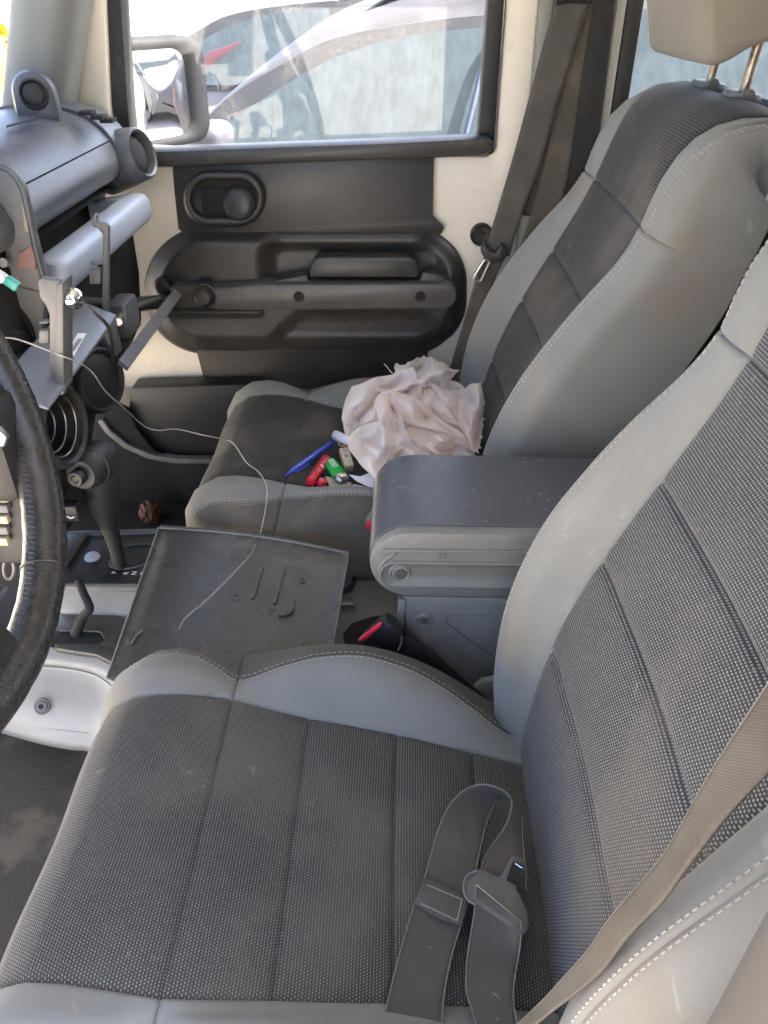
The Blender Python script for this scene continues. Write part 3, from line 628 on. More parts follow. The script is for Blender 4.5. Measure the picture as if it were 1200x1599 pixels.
def seat(name, label, yc, wv_c, wv_b, lean=0., head=True):
    root = thing(name, label, 'car seat', (-.05, yc, -.34), 'front seats of the car')
    seat_skin(root, yc, cushion_ctrl(), [6, 8, 10, 12], 6, ('cushion_panel', 'cushion_bolster', 'cushion_side'), (wv_c, M['cloth'], M['cloth_shade']), .004)
    ct = back_ctrl(); o = Vector((.14, -.02))
    def tilt(px, pz):
        a = R(lean); x, z = px - o.x, pz - o.y; return (o.x + x * math.cos(a) - z * math.sin(a), o.y + x * math.sin(a) + z * math.cos(a))
    ct = [tilt(r[0], r[1]) + tuple(r[2:]) for r in ct]
    seat_skin(root, yc, ct, [2.9, 4.35, 5.7, 8], 8, ('backrest_panel', 'backrest_bolster', 'backrest_side'), (wv_b, M['cloth'], M['cloth_side']), .0035)
    # rear shell of the backrest and frame below the cushion
    sh_ = [tilt(*p) for p in ((.20, -.16), (.255, -.08), (.30, .06), (.36, .22), (.41, .36), (.44, .45), (.475, .53))]
    V = []; n = 0
    for k, (x, z) in enumerate(sh_):
        ww = (.20, .225, .236, .236, .225, .21, .198)[k]; ew = -.075 if k < 5 else -.02; ring = [(-ww, ew), (-ww + .01, 0), (-ww * .6, .018), (0, .022), (ww * .6, .018), (ww - .01, 0), (ww, ew)]; n = len(ring)
        V += [(x + b, yc + a, z - b * .3) for a, b in ring]
    pyd('backrest_shell', V, [(i * n + k, (i + 1) * n + k, (i + 1) * n + k + 1, i * n + k + 1) for i in range(len(sh_) - 1) for k in range(n - 1)], M['cloth_side'], root, None, True, 1)
    box2('seat_frame', (-.30, yc - .21, -.30), (.16, yc + .21, -.20), M['dark'], root, .02)
    for s in (-1, 1): box2('seat_rail', (-.28, yc + s * .18 - .02, -.345), (.2, yc + s * .18 + .02, -.301), M['steel'], root, .004)
    if head:
        hr = None
        # headrest: block with a chin at the front and an underside that rises to the rear
        pf = [tilt(*p) for p in ((.342, .612), (.332, .650), (.334, .70), (.345, .74), (.385, .765), (.45, .762), (.485, .73), (.49, .66), (.478, .617), (.455, .600), (.425, .598), (.402, .592), (.378, .578), (.362, .573), (.350, .582))]
        pr = cat(pf + [pf[0]], 57)[:-1]; cxx, czz = pr[:, 0].mean(), pr[:, 1].mean(); V = []; ys = []
        for q in np.linspace(-1, 1, 33): ys.append(math.copysign(1 - (1 - abs(q)) ** 1.6, q))
        for q in ys:
            k = .86 + .14 * math.sqrt(max(0, 1 - max(0, (abs(q) - .84) / .16) ** 2))
            for x, z in pr:
                saddle = .010 * (1 - min(1, abs(q) / .75) ** 2) if z < .60 and x > .37 else 0
                V.append(Vector((cxx + (x - cxx) * k + .006 * q * q, yc + q * .138, czz + (z - czz) * k + saddle)))
        MM = len(pr); NN = len(ys) - 1
        F = [(i * MM + j, (i + 1) * MM + j, (i + 1) * MM + (j + 1) % MM, i * MM + (j + 1) % MM) for i in range(NN) for j in range(MM)] + [tuple(range(MM)), tuple(range(NN * MM, NN * MM + MM))[::-1]]
        hr = pyd('headrest', V, F, M['cloth_head'], root, [(v.y, v.z) for v in V], True, 0)
        hr.data.set_sharp_from_angle(angle=R(50))
        for s in (-1, 1):
            bx_, bz_ = tilt(.430, .50); b = Vector((bx_, yc + s * .066, bz_)); bx_, bz_ = tilt(.442, .64); tpt = Vector((bx_, yc + s * .066, bz_))
            tube('headrest_post', [b, tpt], .0062, M['post'], hr, 14)
            gx, gz = tilt(.431, .541); gd = prism('headrest_guide', [Vector((gx + p[0], yc + s * .066 + p[1], gz - .012 - p[0] * .12)) for p in rrect(0, 0, .040, .062, .0195, 6)], (.002, 0, .012), M['grey_pl'], root, .004)
            tube('guide_button', [Vector((gx - .004, yc + s * .066 - .036, gz - .002)), Vector((gx - .004, yc + s * .066 - .029, gz - .002))], .008, M['grey_pl'], gd, 12)
    return root
seat('front_seat', 'driver seat nearest the camera, grey bolsters round dotted charcoal cloth', -.017, M['weave'], M['weave_b'], 4.3)
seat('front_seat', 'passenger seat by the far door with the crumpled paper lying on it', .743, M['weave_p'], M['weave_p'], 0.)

# rear bench, dim behind the front seats
rs = thing('rear_bench', 'dark rear bench seat in the shade behind the front seats', 'bench seat', (1.2, .38, -.34))
def pad(name, prof, y0, y1, mat, par):
    pr = cat(prof + [prof[0]], 40)[:-1]; cx, cz = pr[:, 0].mean(), pr[:, 1].mean(); V = []; ys = [y0, y0 + .008, y0 + .03, y0 + .07, y1 - .07, y1 - .03, y1 - .008, y1]; ks = [.8, .92, .98, 1, 1, .98, .92, .8]
    for y, k in zip(ys, ks): V += [(cx + (x - cx) * k, y, cz + (z - cz) * k) for x, z in pr]
    n = len(pr); F = [(i * n + j, (i + 1) * n + j, (i + 1) * n + (j + 1) % n, i * n + (j + 1) % n) for i in range(7) for j in range(n)] + [tuple(range(n)), tuple(range(7 * n, 8 * n))[::-1]]
    return pyd(name, V, F, mat, par)
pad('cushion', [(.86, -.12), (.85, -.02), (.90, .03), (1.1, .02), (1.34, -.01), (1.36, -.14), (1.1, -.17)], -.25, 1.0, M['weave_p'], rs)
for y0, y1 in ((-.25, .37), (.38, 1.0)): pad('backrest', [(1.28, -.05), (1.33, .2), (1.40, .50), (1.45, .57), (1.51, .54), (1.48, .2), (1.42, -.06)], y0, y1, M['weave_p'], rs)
box2('bench_frame', (.92, -.2, -.345), (1.4, .95, -.165), M['dark'], rs, .02)
# ------------------------------------------------------------------ dashboard
da = thing('dashboard', 'dark grey dashboard with rolled top, pale grab handle and open centre stack', 'dashboard', (-.6, .6, .1))
def sweep(name, prof, y0, y1, mat, par, ny=2, close=False, end=0):
    """profile of (x, z) points carried along y; rounded at the far end when end > 0"""
    V = []; n = len(prof); ys = list(np.linspace(y0, y1 - end, ny)) + ([y1 - end + end * math.sin(R(a)) for a in (20, 40, 60, 75, 90)] if end else [])
    cx = sum(p[0] for p in prof) / n; cz = sum(p[1] for p in prof) / n
    for y in ys:
        k = 1
        if end and y > y1 - end: k = 1 - .10 * (1 - math.sqrt(max(0, 1 - ((y - y1 + end) / end) ** 2)))
        V += [(cx + (p[0] - cx) * k, y, cz + (p[1] - cz) * k) for p in prof]
    F = [(i * n + k, i * n + (k + 1) % n, (i + 1) * n + (k + 1) % n, (i + 1) * n + k) for i in range(len(ys) - 1) for k in range(n if close else n - 1)]
    if close: F += [tuple(range(n)), tuple(range((len(ys) - 1) * n, len(ys) * n))[::-1]]
    me = pyd(name, V, F, mat, par); me.data.set_sharp_from_angle(angle=R(35)); return me
top = [tuple(c) for c in cat([(-.76, .462), (-.70, .480), (-.63, .489), (-.575, .487), (-.532, .475), (-.505, .456), (-.4925, .4405)], 26)]
low = [tuple(c) for c in cat([(-.4915, .4385), (-.482, .418), (-.480, .404), (-.486, .388), (-.496, .381), (-.53, .378)], 18)]
sweep('top_pad', top + [(-.56, .44), (-.76, .44)], .40, .945, M['dash'], da, 2, True)
sweep('airbag_cover', low + [(-.54, .43)], .40, .945, M['dash'], da, 2, True)
# end section by the door, slightly proud, with the demister slots
pro = [(p[0] + .004, p[1] + .004) for p in top] + [(p[0] + .004, p[1]) for p in low[1:]] + [(-.56, .30), (-.76, .30)]
sweep('dash_end', pro, .9475, 1.035, M['dash'], da, 2, True, .05)
sweep('cowl_top', [(-.80, .455), (-.70, .476), (-.70, .44), (-.80, .43)], -.30, .398, M['dash'], da, 2, True)
for i, (u, v) in enumerate(((136, 174), (154, 181), (169, 186))):
    c = P(u, v, z=.488 - .006 * i); prism('demister_slot', [c + Vector((a, b, -.004)) for a, b in ((-.010, -.013), (.010, -.013), (.010, .013), (-.010, .013))], (0, 0, .006), M['dark'], da, .001)
prism('cover_seam', [P(u, v, z=.4895) for u, v in ((10, 197), (60, 184), (60, 186), (10, 199))], (0, 0, .0015), M['dark'], da)
# tweeter pod
tc = P(60, 180, y=.86); td = Vector((.30, -.95, .05)).normalized(); tx_ = Vector((0, 0, 1)).cross(td).normalized()
arch = [(-.034, -.012)] + [(-.032 * math.cos(R(a)), .030 + .032 * math.sin(R(a))) for a in range(0, 181, 15)] + [(.034, -.012)]
tw = prism('tweeter_pod', [tc + tx_ * -p[0] + Vector((0, 0, p[1])) for p in arch], -td * .045, M['dash'], da, .012, 40)
lathe('speaker_grille', [(0, .003), (.013, .0025), (.016, .001), (.019, .005), (.0215, .0035), (.0225, -.003)], tc + Vector((0, 0, .029)), td, M['black'], tw)
# round end vent
vc = P(214, 241, y=.985); va = Vector((.93, -.22, .25)).normalized()
ve = lathe('air_vent', [(.033, -.002), (.0345, .011), (.038, .014), (.042, .009), (.046, -.02), (.052, -.07)], vc, va, M['dash'], da, 40)
lathe('vent_barrel', [(0, .006), (.02, .005), (.029, .001), (.0335, -.006), (.034, -.02)], vc, va, M['dark'], ve, 40)
# dark recess behind the grab handle, lower glovebox face and end cheek
sweep('handle_recess', [(-.497, .368), (-.545, .35), (-.548, .31), (-.505, .292), (-.503, .286), (-.57, .28), (-.57, .37)], .585, .945, M['dark'], da, 2, True)
sweep('glovebox', [(-.505, .29), (-.507, .2), (-.52, .10), (-.56, .03), (-.66, .0), (-.66, .29)], .60, 1.03, M['dark'], da, 2, True, .03)
prism('end_cheek', [(-.70, .60, .40), (-.50, .60, .37), (-.485, .60, .29), (-.50, .60, .19), (-.54, .60, .06), (-.70, .60, .0)], (0, -.012, 0), M['black'], da, .003)
# pale grab handle
hb_ = [tuple(c) for c in cat([(-.484, .353), (-.478, .357), (-.462, .358), (-.450, .355), (-.443, .345), (-.441, .328), (-.445, .315), (-.456, .309), (-.468, .313), (-.474, .325)], 24)]
V = []; n = len(hb_); cx, cz = -.460, .334
ys = [.548, .551, .556, .565] + list(np.linspace(.58, .92, 6)) + [.936, .946, .953, .957]
for y in ys:
    e = min(1, (y - .548) / .016, (.957 - y) / .02); k = .80 + .20 * math.sqrt(max(0, 1 - (1 - max(0, e)) ** 2))
    V += [(cx + (p[0] - cx) * k, y, cz + (p[1] - cz) * k) for p in hb_]
F = [(i * n + k, i * n + (k + 1) % n, (i + 1) * n + (k + 1) % n, (i + 1) * n + k) for i in range(len(ys) - 1) for k in range(n)] + [tuple(range(n)), tuple(range((len(ys) - 1) * n, len(ys) * n))[::-1]]
gh = pyd('grab_handle', V, F, M['dash_pale'], da); gh.data.set_sharp_from_angle(angle=R(50))
for y in (.553, .912): prism('handle_foot', [(-.470, y, .357), (-.54, y, .348), (-.54, y, .318), (-.470, y, .326)], (0, .034, 0), M['dash_pale'], gh, .005)
# cheek of the instrument cowl, standing on the near side of the open stack
ck = [P(u, v, y=.52) for u, v in ((-40, 252), (-6, 256), (12, 263), (26, 277), (36, 296), (41, 318), (47, 345), (56, 385), (66, 425), (76, 446), (70, 470), (60, 640), (20, 640), (14, 560), (-40, 480))]
cw = prism('cowl_cheek', ck, (0, .02, 0), M['bezel'], da, .006)
prism('cowl_trim', [P(u, v, y=.516) for u, v in ((33, 316), (39, 314), (45, 345), (46, 362), (38, 362), (36, 340))], (0, .004, 0), M['cream'], cw, .001)
prism('cowl_clip', [P(u, v, y=.516) for u, v in ((28, 396), (55, 378), (55, 420), (28, 420))], (0, .004, 0), M['pink'], cw, .001)
tube('cowl_screw', [P(12, 409, y=.52), P(4, 410, y=.50)], .006, M['steel'], cw, 8)
lathe('gauge_hole', [(0, .0005), (.05, .0008), (.054, .004), (.056, 0)], P(-12, 520, y=.515), (0.1, -1, 0), M['dark'], cw)
tube('cowl_edge', [P(u, v, y=.513) for u, v in ((-6, 257), (12, 264), (26, 278), (36, 297), (41, 318), (50, 360), (60, 405), (72, 446))], .004, M['dash'], cw, 8, 24)
# inside of the open stack: dark box, ducts, heater knob and round vent below
box2('stack_cavity', (-.66, .36, .06), (-.50, .62, .40), M['dark'], da, .01)
for a, b, r in (((-.55, .60, .30), (-.45, .98, .155), .013), ((-.53, .56, .27), (-.44, .9, .185), .008), ((-.52, .42, .33), (-.49, .62, .22), .012)):
    tube('duct', [a, ((a[0] + b[0]) / 2, (a[1] + b[1]) / 2, (a[2] + b[2]) / 2 - .015), b], r, M['black'], da, 10, 10)
lathe('round_speaker', [(0, .004), (.028, .006), (.040, .0), (.0425, .005), (.046, .006), (.050, -.002), (.052, -.04), (.060, -.07)], (-.45, .60, .165), (.93, -.33, .12), M['black'], da, 40)
rv = lathe('lower_vent', [(0, -.05), (.042, -.046), (.044, .002), (.049, .006), (.055, .0), (.058, -.03), (.060, -.09)], (-.43, .412, .188), (1, -.10, .06), M['black'], da, 40)
Mv = fr((-.43, .412, .188), (1, -.10, .06), (0, .4, .9))
for k, rr in enumerate((.040, .034, .026)):
    tube('vent_ring', [Mv @ Vector((rr * math.cos(2 * math.pi * q / 36) * 1.0, rr * math.sin(2 * math.pi * q / 36), -.006 - .011 * k)) for q in range(37)], .0011, M['steel'], rv, 6)
box2('lower_stack', (-.62, .35, -.04), (-.50, .62, .10), M['dark'], da, .02)
prism('lower_stack_skin', [(-.49, .36, .26), (-.47, .36, .18), (-.475, .36, .10), (-.52, .36, -.03), (-.60, .36, -.03), (-.60, .36, .26)], (0, .27, 0), M['black'], da, .02)

# long bar below the grab handle, hinged open, with its bracket
lb = thing('trim_bar', 'dark blue grey trim strip hanging loose under the grab handle', 'trim strip', (-.424, .8, .18))
sweep('strip', [(-.414, .174), (-.418, .168), (-.430, .178), (-.427, .186)], .628, .962, M['dash'], lb, 2, True)
for y0, y1 in ((.645, .695), (.735, .80)): box2('bracket', (-.475, y0, .175), (-.442, y1, .232), M['dash'], lb, .006)
tube('bracket_pin', [(-.44, .69, .222), (-.455, .745, .215)], .006, M['steel'], lb, 8)

# loose bezel frame of the centre stack
bz = thing('bezel_frame', 'grey plastic centre stack bezel pulled loose, standing on its sticker shelf', 'bezel', (-.42, .49, .24))
prism('near_post', [P(u, v, y=.392) for u, v in ((57, 439), (67, 433), (74, 436), (84, 437), (97, 441), (96, 462), (93, 468), (100, 475), (100, 618), (84, 616), (77, 610), (76, 492), (71, 478), (62, 466))], (0, .012, 0), M['bezel'], bz, .003)
prism('post_flange', [P(u, v, y=.388) for u, v in ((87, 446), (98, 441), (100, 612), (86, 612))], (0, .032, 0), M['bezel'], bz, .002)
prism('lower_rail', [P(u, v, y=.386) for u, v in ((39, 609), (86, 609), (86, 619), (41, 617))], (0, .012, 0), M['bezel'], bz, .002)
sh2 = prism('shelf', [(-.462, .335, .272), (-.405, .335, .248), (-.405, .600, .262), (-.462, .600, .286)], (0, 0, .005), M['shelf'], bz, .002)
def onplane(u, v, a, b, c, off):
    a, b, c = Vector(a), Vector(b), Vector(c); nn = (b - a).cross(c - a).normalized(); nn = nn if nn.z > 0 else -nn; d = P(u, v, z=-1) - CAM
    return CAM + d * ((a + nn * off - CAM).dot(nn) / d.dot(nn))
SP = ((-.462, .335, .277), (-.405, .335, .253), (-.405, .60, .267))
prism('sticker', [onplane(u, v, *SP, .001) for u, v in ((101, 556), (122, 521), (135, 521), (116, 556))], (0, 0, .0008), M['white'], sh2)
prism('sticker_print', [onplane(u, v, *SP, .002) for u, v in ((109, 548), (122, 529), (129, 529), (116, 548))], (0, 0, .0006), M['ink'], sh2)
prism('far_post', [P(u, v, y=.605) for u, v in ((143, 342), (146, 334), (150, 337), (150, 347), (166, 350), (169, 357), (167, 500), (159, 498), (160, 366), (152, 357), (143, 354))], (0, .012, 0), M['bezel'], bz, .002)
for u0, v0, u1, v1, y in ((140, 408, 160, 414, .605), (139, 420, 157, 444, .605), (60, 502, 76, 506, .395), (60, 516, 76, 537, .395)):
    prism('clip', [P(u, v, y=y) for u, v in ((u0, v0), (u1, v0), (u1, v1), (u0, v1))], (0, .010, 0), M['bezel'], bz, .002)

# chrome ball mount with its lead
bl = thing('chrome_ball', 'shiny chrome ball socket on the grey bezel post', 'ball mount', tuple(P(95, 467, y=.40)))
cb = P(114, 466, y=.402); ca_ = Vector((1, -.12, .05)).normalized()
prof = [(.0125 * math.sin(R(a)), -.0125 * math.cos(R(a))) for a in range(180, 30, -10)] + [(.0078, -.012), (.0095, -.0145), (.0095, -.017), (.006, -.019), (.006, -.024), (0, -.024)]
prof[0] = (0, prof[0][1])
lathe('ball', prof, cb, ca_, M['chrome'], bl, 32, 50)
tag(tube('lead', [cb + Vector((.011, 0, -.004)), P(150, 490, y=.40), P(170, 512, y=.45), P(176, 545, y=.52), P(174, 570, y=.56)], .0022, M['rubber'], None, 8, 30), 'black lead running from the chrome ball down behind the bezel', 'wire')
cn = thing('cable_connector', 'teal and white cable connector at the edge of the instrument cowl', 'connector', tuple(P(15, 435, y=.44)))
a, b, c_ = P(-8, 425, y=.44), P(9, 437, y=.44), P(29, 447, y=.44)
Mt = fr((0, 0, 0), (b - a), (0, 0, 1)).to_3x3()
box('housing', (a + b) / 2, (.010, .012, (b - a).length), M['white'], cn, Mt, .002)
box('plug', (b + c_) / 2, (.011, .010, (c_ - b).length), M['teal'], cn, Mt, .0015)
tube('wire', [c_, P(45, 451, y=.44), P(60, 455, y=.42)], .0013, M['rubber'], cn, 6, 8)
# long thin cable across the cabin
wz = [P(-10, 527, y=.40), P(25, 529, y=.40), P(72, 546, y=.40), P(100, 557, y=.385), P(125, 567, y=.42), P(145, 582, y=.46), P(165, 611, y=.52), P(195, 638, y=.60), P(225, 665, y=.64), P(248, 672, y=.65), P(275, 670, y=.64), P(320, 680, y=.62), P(350, 686, z=.024), P(366, 694, z=.022), P(385, 722, z=.020), P(405, 738, z=.016), P(417, 765, z=.02), P(411, 815, y=.50), P(398, 855, y=.44), P(370, 890, z=-.02), P(325, 935, z=-.028), P(290, 965, z=-.035), P(280, 982, z=-.036)]
tag(tube('thin_cable', wz, .0009, M['cable'], None, 6, 160), 'thin pale cable looping from the dashboard over the passenger seat to the loose panel', 'cable')

# ------------------------------------------------------------------ steering wheel
sw = thing('steering_wheel', 'worn black leather steering wheel, its rim with lacing at the left edge', 'steering wheel', (-.344, -.069, .432))
wc = Vector((-.344, -.069, .432)); tl = R(20); wu = Vector((-math.sin(tl), 0, math.cos(tl))); wa = Vector((math.cos(tl), 0, math.sin(tl)))
bm = bmesh.new(); rings = []; NA, NB = 200, 20
for i in range(NA):
    a = 2 * math.pi * i / NA; d = Vector((0, math.cos(a), 0)) + wu * math.sin(a)
    ring = []
    for k in range(NB):
        b = 2 * math.pi * k / NB; rr = .0158 + .0006 * noise.noise(Vector((a * 14, b, 0))) + .0004 * noise.noise(Vector((a * 40, b * 3, 2)))
        ring.append(bm.verts.new(wc + d * (.2 + rr * math.cos(b)) + wa * rr * 1.1 * math.sin(b)))
    rings.append(ring)
for i in range(NA):
    for k in range(NB): bm.faces.new((rings[i][k], rings[(i + 1) % NA][k], rings[(i + 1) % NA][(k + 1) % NB], rings[i][(k + 1) % NB]))
rm = bmo('rim', bm, M['leather'], sw, True, 80)
bm = bmesh.new()
for i in range(260):      # lacing on the inner side of the rim
    a = 2 * math.pi * i / 260; d = Vector((0, math.cos(a), 0)) + wu * math.sin(a); tn = Vector((0, -math.sin(a), 0)) + wu * math.cos(a)
    p = [wc + d * (.2 + .0158 * math.cos(b)) + wa * .0174 * math.sin(b) + tn * o for b, o in ((R(166), -.0012), (R(176), 0), (R(186), .0012))]
    bm_tube(bm, p, .0006, 5)
lc = bmo('lacing', bm, M['rubber'], sw); lc['kind'] = 'stuff'
for a0, w in ((200, .05), (-20, .05), (270, .06)):
    d = Vector((0, math.cos(R(a0)), 0)) + wu * math.sin(R(a0)); tn = Vector((0, -math.sin(R(a0)), 0)) + wu * math.cos(R(a0))
    h0 = wc - wa * .03
    prism('spoke', [h0 + d * .05 + tn * w * .6, h0 + d * .19 + wa * .02 + tn * w * .35, h0 + d * .19 + wa * .02 - tn * w * .35, h0 + d * .05 - tn * w * .6], wa * .018, M['black'], sw, .006)
lathe('hub', [(0, .03), (.05, .025), (.075, .01), (.085, -.01), (.08, -.03), (0, -.035)], wc - wa * .03, wa, M['black'], sw, 36)
tube('stitched_joint', [wc + (Vector((0, math.cos(R(-62)), 0)) + wu * math.sin(R(-62))) * .2 + (Vector((0, math.cos(R(-62)), 0)) + wu * math.sin(R(-62))) * .0163 * math.cos(b) + wa * .0179 * math.sin(b) for b in np.linspace(0, 6.28, 24)], .0009, M['leather'], rm, 6)
# column parts behind the rim
co = thing('steering_column', 'dark steering column with stripped switch housing behind the wheel rim', 'steering column', (-.5, .0, .2))
tube('column', [wc - wa * .05, wc - wa * .30], .035, M['dark'], co, 20)
box('switch_housing', P(14, 800, y=.12), (.05, .03, .10), M['black'], co, None, .006)
for k in range(5): box('switch_contact', P(1, 775 + 17 * k, y=.10), (.016, .008, .009), M['cream'] if k % 2 == 0 else M['bezel'], co, None, .002)
tube('bracket_wire', [P(-8, 768, y=.12), P(30, 768, y=.12), P(32, 800, y=.12)], .0035, M['bezel'], co, 8)
prism('bracket_foot', [P(u, v, y=.13) for u, v in ((-8, 865), (20, 865), (22, 840), (30, 840), (30, 872), (-8, 872))], (0, .02, 0), M['bezel'], co, .002)
tube('key_ring', [P(14 + 8 * math.cos(q), 888 + 16 * math.sin(q), y=.15) for q in np.linspace(0, 6.28, 24)], .0018, M['bezel'], co, 6)
box('column_shroud', P(-10, 690, y=.10), (.05, .06, .09), M['black'], co, None, .012)
tube('shroud_clip', [P(-4, 670, y=.06), P(7, 680, y=.06), P(3, 692, y=.06)], .004, M['steel'], co, 8)
# ------------------------------------------------------------------ centre console
cs = thing('centre_console', 'floor console with black shift plate, silver sides and cup tray between the front seats', 'console', (-.4, .42, -.34))
zt = -.100
plate_px = [(95, 832), (160, 826), (262, 830), (262, 900), (226, 911), (92, 911)]
prism('shift_plate', [P(u, v, z=zt) for u, v in plate_px], (0, 0, -.012), M['black'], cs, .004)
prism('plate_ridge', [P(u, v, z=zt + .003) for u, v in ((85, 829), (262, 824), (262, 831), (100, 836))], (0, 0, -.03), M['dash'], cs, .003)
prism('plate_step', [P(u, v, z=zt + .001) for u, v in ((92, 836), (140, 836), (106, 884), (92, 905))], (0, 0, .004), M['door_black'], cs, .002)
box2('console_core', (-.66, .345, -.345), (.0, .61, -.165), M['dark'], cs, .02)
# silver step below the plate
prism('silver_step', [P(92, 911, z=zt - .004), P(232, 911, z=zt - .004), P(222, 957, z=-.128), P(92, 954, z=-.128)], (0, .0, -.03), M['silver_pl'], cs, .004)
prism('step_edge', [P(92, 911, z=zt - .001), P(232, 911, z=zt - .001), P(231, 919, z=zt - .004), P(92, 917, z=zt - .004)], (0, 0, -.02), M['grey_pl'], cs, .002)
# dark tray with its slot
tr = prism('cup_tray', [P(u, v, z=-.134) for u, v in ((85, 953), (150, 952), (185, 958), (215, 975), (260, 990), (235, 1050), (190, 1042), (150, 1022), (85, 1012))], (0, 0, -.02), M['panel_black'], cs, .005)
prism('tray_slot', [P(u, v, z=-.1325) for u, v in ((85, 984), (150, 985), (160, 990), (163, 997), (157, 1003), (148, 1005), (85, 1005))], (0, 0, -.002), M['dark'], cs, .0005)
tube('slot_edge', [P(u, v, z=-.131) for u, v in ((92, 985), (150, 986), (160, 991), (163, 997))], .0012, M['bezel'], cs, 6, 12)
# silver side panel curving down to the carpet
rows = []
for f, z, pts in ((0, -.142, ((-10, 1010), (60, 1010), (110, 1015), (150, 1024), (180, 1037), (212, 1060))), (.2, -.150, ((-10, 1030), (60, 1032), (110, 1037), (150, 1046), (180, 1062), (205, 1085))), (.4, -.17, ((-10, 1045), (60, 1044), (110, 1048), (150, 1058), (175, 1076), (200, 1100))), (.75, -.195, ((-10, 1100), (60, 1103), (110, 1108), (150, 1115), (170, 1130), (190, 1150))), (1, -.225, ((-10, 1130), (60, 1142), (110, 1148), (140, 1151), (160, 1160), (180, 1180))), (1.1, -.245, ((-10, 1136), (60, 1156), (110, 1166), (135, 1168), (155, 1176), (175, 1195))), (1.2, -.30, ((-10, 1140), (60, 1160), (110, 1170), (135, 1172), (155, 1180), (175, 1200)))):
    rows.append([tuple(P(u, v, z=z)) for u, v in pts])
patch('silver_side_panel', rows, M['silver_pl'], cs, 40, 40, 0, 0, 0, .003)
tube('panel_crease', [P(u, v, z=-.165) for u, v in ((-10, 1043), (60, 1042), (110, 1046), (150, 1056), (176, 1074))], .0016, M['silver_pl'], cs, 6, 20)
tube('panel_lower_crease', [P(u, v, z=-.219) for u, v in ((-10, 1124), (60, 1136), (110, 1142), (140, 1145))], .0016, M['silver_pl'], cs, 6, 20)
sc_ = lathe('panel_screw', [(0, .002), (.0035, .002), (.004, .0035), (.007, .0032), (.0085, .001), (.0105, .0018), (.012, .0)], P(66, 1103, z=-.190), (.0, -.75, .66), M['bezel'], cs, 24)
lathe('screw_socket', [(0, .0042), (.0032, .0042), (.0034, .003)], P(66, 1103, z=-.190), (.0, -.75, .66), M['dark'], sc_, 6)
# lock button and lettering
lathe('release_cap', [(0, .004), (.009, .0038), (.0115, .002), (.0125, -.001)], P(144, 870, z=zt + .001), (0, -.1, 1), M['dash_pale'], cs, 28)
def text(body, o, xax, zax, size, mat, par, name):
    cu = bpy.data.curves.new(name, 'FONT'); cu.body = body; cu.size = size; cu.align_x = cu.align_y = 'CENTER'; cu.extrude = .0003
    ob = bpy.data.objects.new(name, cu); COL.objects.link(ob); bpy.context.view_layer.update()
    me = bpy.data.meshes.new_from_object(ob.evaluated_get(bpy.context.evaluated_depsgraph_get())); bpy.data.objects.remove(ob); me.transform(fr(o, zax, xax))
    me.materials.clear(); return link(name, me, mat, par)
for ch, (u, v) in zip('PRND', ((179, 894), (197, 895), (210, 895), (224, 895))): text(ch, P(u, v, z=zt + .0012), (0, 1, 0), (0, -.0, 1), .011, M['letter'], cs, 'gear_letter')
# gate round the lever
tube('gate_ring', [P(u, v, z=zt + .002) for u, v in ((173, 874), (172, 882), (180, 887), (200, 888), (225, 882), (240, 876), (246, 868), (240, 852), (215, 850), (195, 854))], .0018, M['dash'], cs, 6, 40)
prism('gate_slot', [P(u, v, z=zt + .001) for u, v in ((180, 868), (245, 866), (245, 872), (225, 882), (190, 884), (178, 880))], (0, 0, .0006), M['dark'], cs)
# rear part of the floor console in front of the armrest box, with the belt hole
dk = prism('console_deck', [P(u, v, z=-.128) for u, v in ((480, 880), (640, 850), (640, 940), (628, 1010), (620, 1060), (440, 1060))], (0, 0, -.03), M['grey_pl'], cs, .004)
prism('deck_hole', [P(u, v, z=-.1265) for u, v in ((540, 1012), (536, 990), (550, 974), (580, 964), (602, 961), (613, 966), (614, 976), (600, 1000), (590, 1015))], (0, 0, .001), M['dark'], cs)
tube('deck_socket', [P(540 + 14 * math.cos(q), 898 + 24 * math.sin(q), z=-.122) for q in np.linspace(-2.2, 2.2, 20)], .004, M['black'], cs, 8)
prism('deck_bracket', [P(u, v, z=-.12) for u, v in ((530, 938), (552, 938), (552, 946), (530, 946))], (0, 0, .003), M['steel'], cs, .0005)

# gear lever
gl = thing('gear_lever', 'black automatic gear lever with T-shaped knob and push button', 'gear lever', tuple(P(190, 885, z=-.1)))
kb = P(168, 712, y=.478); kn = P(128, 742, y=.420)
tube('lever_shaft', [P(187, 884, y=.478), P(183, 862, y=.478), P(176, 838, y=.478), P(168, 812, y=.478)], [.0105, .0105, .0115, .0135], M['black'], gl, 16)
bm = bmesh.new(); pc = cat([tuple(P(u, v, y=.478)) + (r,) for u, v, r in ((170, 820, .0125), (169, 814, .0155), (165, 798, .0195), (160, 774, .0250), (157, 750, .0290), (155, 727, .0305), (156, 708, .0275), (157, 698, .019), (157.5, 694, .006))], 36)
bm_tube(bm, [r[:3] for r in pc], [float(r[3]) for r in pc], 24); bmo('lever_sleeve', bm, M['black'], gl, True, 70)
k0, k1 = P(165, 712, y=.492), P(126, 742, y=.425)
ax = (k1 - k0).normalized()
kb_ = lathe('knob', [(0, 0), (.016, .001), (.024, .006), (.028, .016), (.028, (k1 - k0).length * .62), (.0268, (k1 - k0).length * .63), (.0268, (k1 - k0).length * .635), (.025, (k1 - k0).length * .9), (.020, (k1 - k0).length), (0, (k1 - k0).length + .001)], k0, ax, M['black'], gl, 32, 50)
lathe('push_button', [(.011, -.004), (.0115, .012), (.010, .0155), (.005, .016), (.004, .0145), (0, .0145)], k1, ax, M['black'], kb_, 24)
